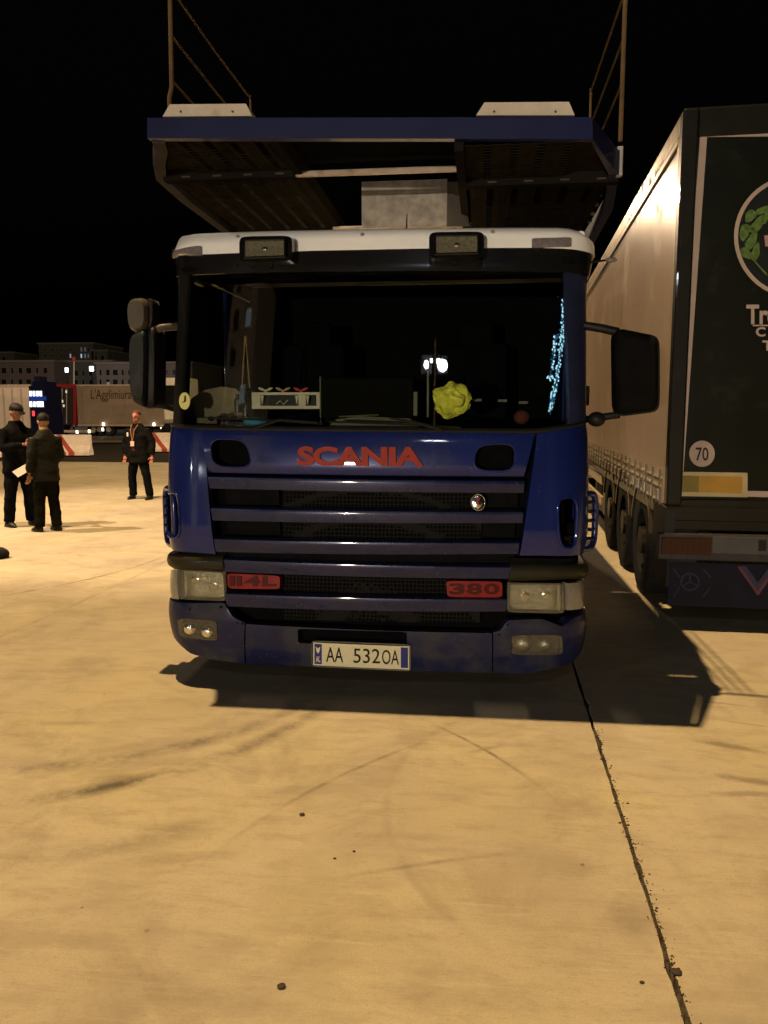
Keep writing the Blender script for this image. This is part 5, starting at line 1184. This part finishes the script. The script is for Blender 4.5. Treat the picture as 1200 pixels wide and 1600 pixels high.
    j.loft([ringz(hem, .205 * g, .155 * g, 0, .0), ringz(hem + .12, .20 * g, .15 * g), ringz(1.1, .19 * g, .145 * g), ringz(1.28, .205 * g, .15 * g), ringz(1.40, .205, .125), ringz(1.47, .13, .10, 0, .01), ringz(1.535, .085, .085, 0, .0)])
    for s, (el, wr) in zip((-1, 1), arms):
        sh = Vector((s * .175, .005, 1.40)); el = Vector(el); wr = Vector(wr); wr2 = lerp(el, wr, .93)
        j.tube([sh, lerp(sh, el, .5), el, lerp(el, wr2, .5), wr2], [.085, .078, .070, .060, .048], 14)
    jo = j.build('jacket', jack, t); remesh(jo, .016, 3, .016)
    # trousers
    q = MB(); q.loft([ringz(.78, .14, .12), ringz(.86, .17, .135), ringz(1.0, .165, .13)])
    for s, (fx, fy) in zip((-1, 1), feet):
        hip = Vector((s * .088, 0, .86)); kn = Vector((s * stance + fx * .4, -.015 + fy * .4, .50)); an = Vector((s * (stance + .015) + fx, .025 + fy, .07))
        q.tube([hip, lerp(hip, kn, .5), kn, lerp(kn, an, .5), an], [.112, .102, .084, .080, .078], 16)
    qo = q.build('trousers', trou, t); remesh(qo, .016, 3, .012)
    for s, (fx, fy) in zip((-1, 1), feet):
        an = Vector((s * (stance + .015) + fx, .025 + fy, 0)); q = MB()
        q.loft([ringz(.003, .046, .14, an.x + s * .01, an.y - .055), ringz(.02, .050, .145, an.x + s * .01, an.y - .055), ringz(.05, .046, .125, an.x + s * .008, an.y - .045), ringz(.085, .040, .07, an.x, an.y)]); q.build('shoe', SHOE, t, True)
    if hair:
        q = MB(); q.ell(hp(0, .022, .055), (.083, .093, .092), 18, 12, HR, fn=lambda p: Vector((p.x, p.y, max(p.z, -.62))) * (1 + .03 * noise.noise(p * 5))); q.build('hair', HAIR, t, True)
    if cap:
        q = MB(); q.ell(hp(0, .005, .085), (.090, .104, .068), 20, 10, HR, fn=lambda p: Vector((p.x, p.y, max(p.z, -.25)))); co = q.build('cap', HAIR, t, True)
        q = MB(); q.ell(hp(0, -.105, .070), (.062, .055, .009), 14, 6, HR @ Matrix.Rotation(.25, 3, 'X')); q.build('cap_peak', HAIR, co, True)
    return t, hp
# far man facing the viewer, lanyard, jacket open over dark red
c3 = atZ(219, 780)
t3, hp3 = person(c3, math.radians(-8), 1.74, 'man in an open dark jacket with a lanyard badge, standing alone beside the blue truck', (((-.31, .03, 1.14), (-.30, -.02, .88)), ((.31, .03, 1.14), (.31, -.02, .88))), skin=SKIN2, hair=False, stance=.15, hem=.74, girth=1.25, feet=((0, 0), (.05, .0)))
q = MB(); q.ell(hp3(0, .016, .062), (.085, .095, .085), 18, 12, fn=lambda p: Vector((p.x, p.y, max(p.z, -.15 - .4 * max(0, p.y))))); q.build('short_hair', mat('grey_brown_hair', (.07, .035, .025), .7), t3, True)
q = MB(); q.prism([(-.045, -.178, 1.44), (.045, -.178, 1.44), (.03, -.186, .98), (-.03, -.186, .98)], (0, .02, 0)); q.build('shirt_front', mat('dark_red_shirt', (.06, .012, .012), .8), t3)
q = MB(); q.tube([(-.07, -.10, 1.50), (-.045, -.19, 1.40), (0, -.205, 1.17)], .007, 5); q.tube([(.07, -.10, 1.50), (.045, -.19, 1.40), (0, -.205, 1.17)], .007, 5); ly = q.build('lanyard', mat('lanyard_tan', (.28, .17, .08), .6), t3)
q = MB(); q.bb((-.04, -.215, 1.08), (.04, -.20, 1.18), bev=.004); q.build('badge', mat('badge_card', (.60, .40, .36), .4), ly)
q = MB(); q.bb((-.15, -.165, 1.27), (-.11, -.145, 1.35), bev=.006); q.build('chest_patch', mat('white_patch', (.6, .5, .46), .5), t3)
# man with the cap looking down at what he holds, facing right
c1 = atZ(33, 822)
t1, hp1 = person(c1, math.radians(62), 1.84, 'taller man in a dark jacket and black cap looking down at his phone', (((-.24, -.06, 1.14), (-.06, -.30, 1.20)), ((.24, -.08, 1.14), (.07, -.30, 1.18))), head=(.45, .1), cap=True, hair=True, stance=.13, girth=1.08, hem=.78, feet=((0, .04), (.0, -.06)))
q = MB(); ph = Matrix.Rotation(math.radians(62), 3, 'Z') @ Vector((0, -.40, 1.22)) * 1.03 + c1; q.box(ph, (.075, .15, .012), Matrix.Rotation(math.radians(62), 3, 'Z') @ Matrix.Rotation(.5, 3, 'X'), bev=.004); o = q.build('phone', BLACKG); props(o, 'black phone held in both hands by the man in the cap', 'phone')
# second man, seen from behind / side, holding a white paper
c2 = atZ(77, 830)
t2, hp2 = person(c2, math.radians(-118), 1.70, 'man in an olive black jacket seen from behind, holding a white sheet of paper', (((-.24, .02, 1.13), (-.22, -.22, .98)), ((.25, .03, 1.13), (.26, -.02, .88))), head=(.25, -.15), jack=CLOTHG, trou=CLOTHT, skin=mat('brown_skin', (.30, .17, .09), .6), stance=.10, girth=1.0, hem=.76, feet=((0, .02), (0, -.08)))  # brown skin tone of his own
pp = [atY(x, y, c2.y - .25) for x, y in ((19, 737), (40, 725), (47, 735), (28, 746))]
q = MB(); q.prism(pp, (0, .003, .001)); o = q.build('paper', mat('white_paper', (.80, .76, .68), .6, var=.03)); props(o, 'white sheet of paper held low between the two men on the left', 'paper')
# dark rounded object at the left edge
c = atZ(2, 872); q = MB(); q.ell((c.x - .08, c.y, .045), (.17, .14, .09), 20, 10, fn=lambda p: Vector((p.x, p.y, max(p.z, -.5)))); o = q.build('dark_lump', RUBBER, None, True); props(o, 'dark rounded object lying on the concrete, cut off by the left edge', 'oddment')
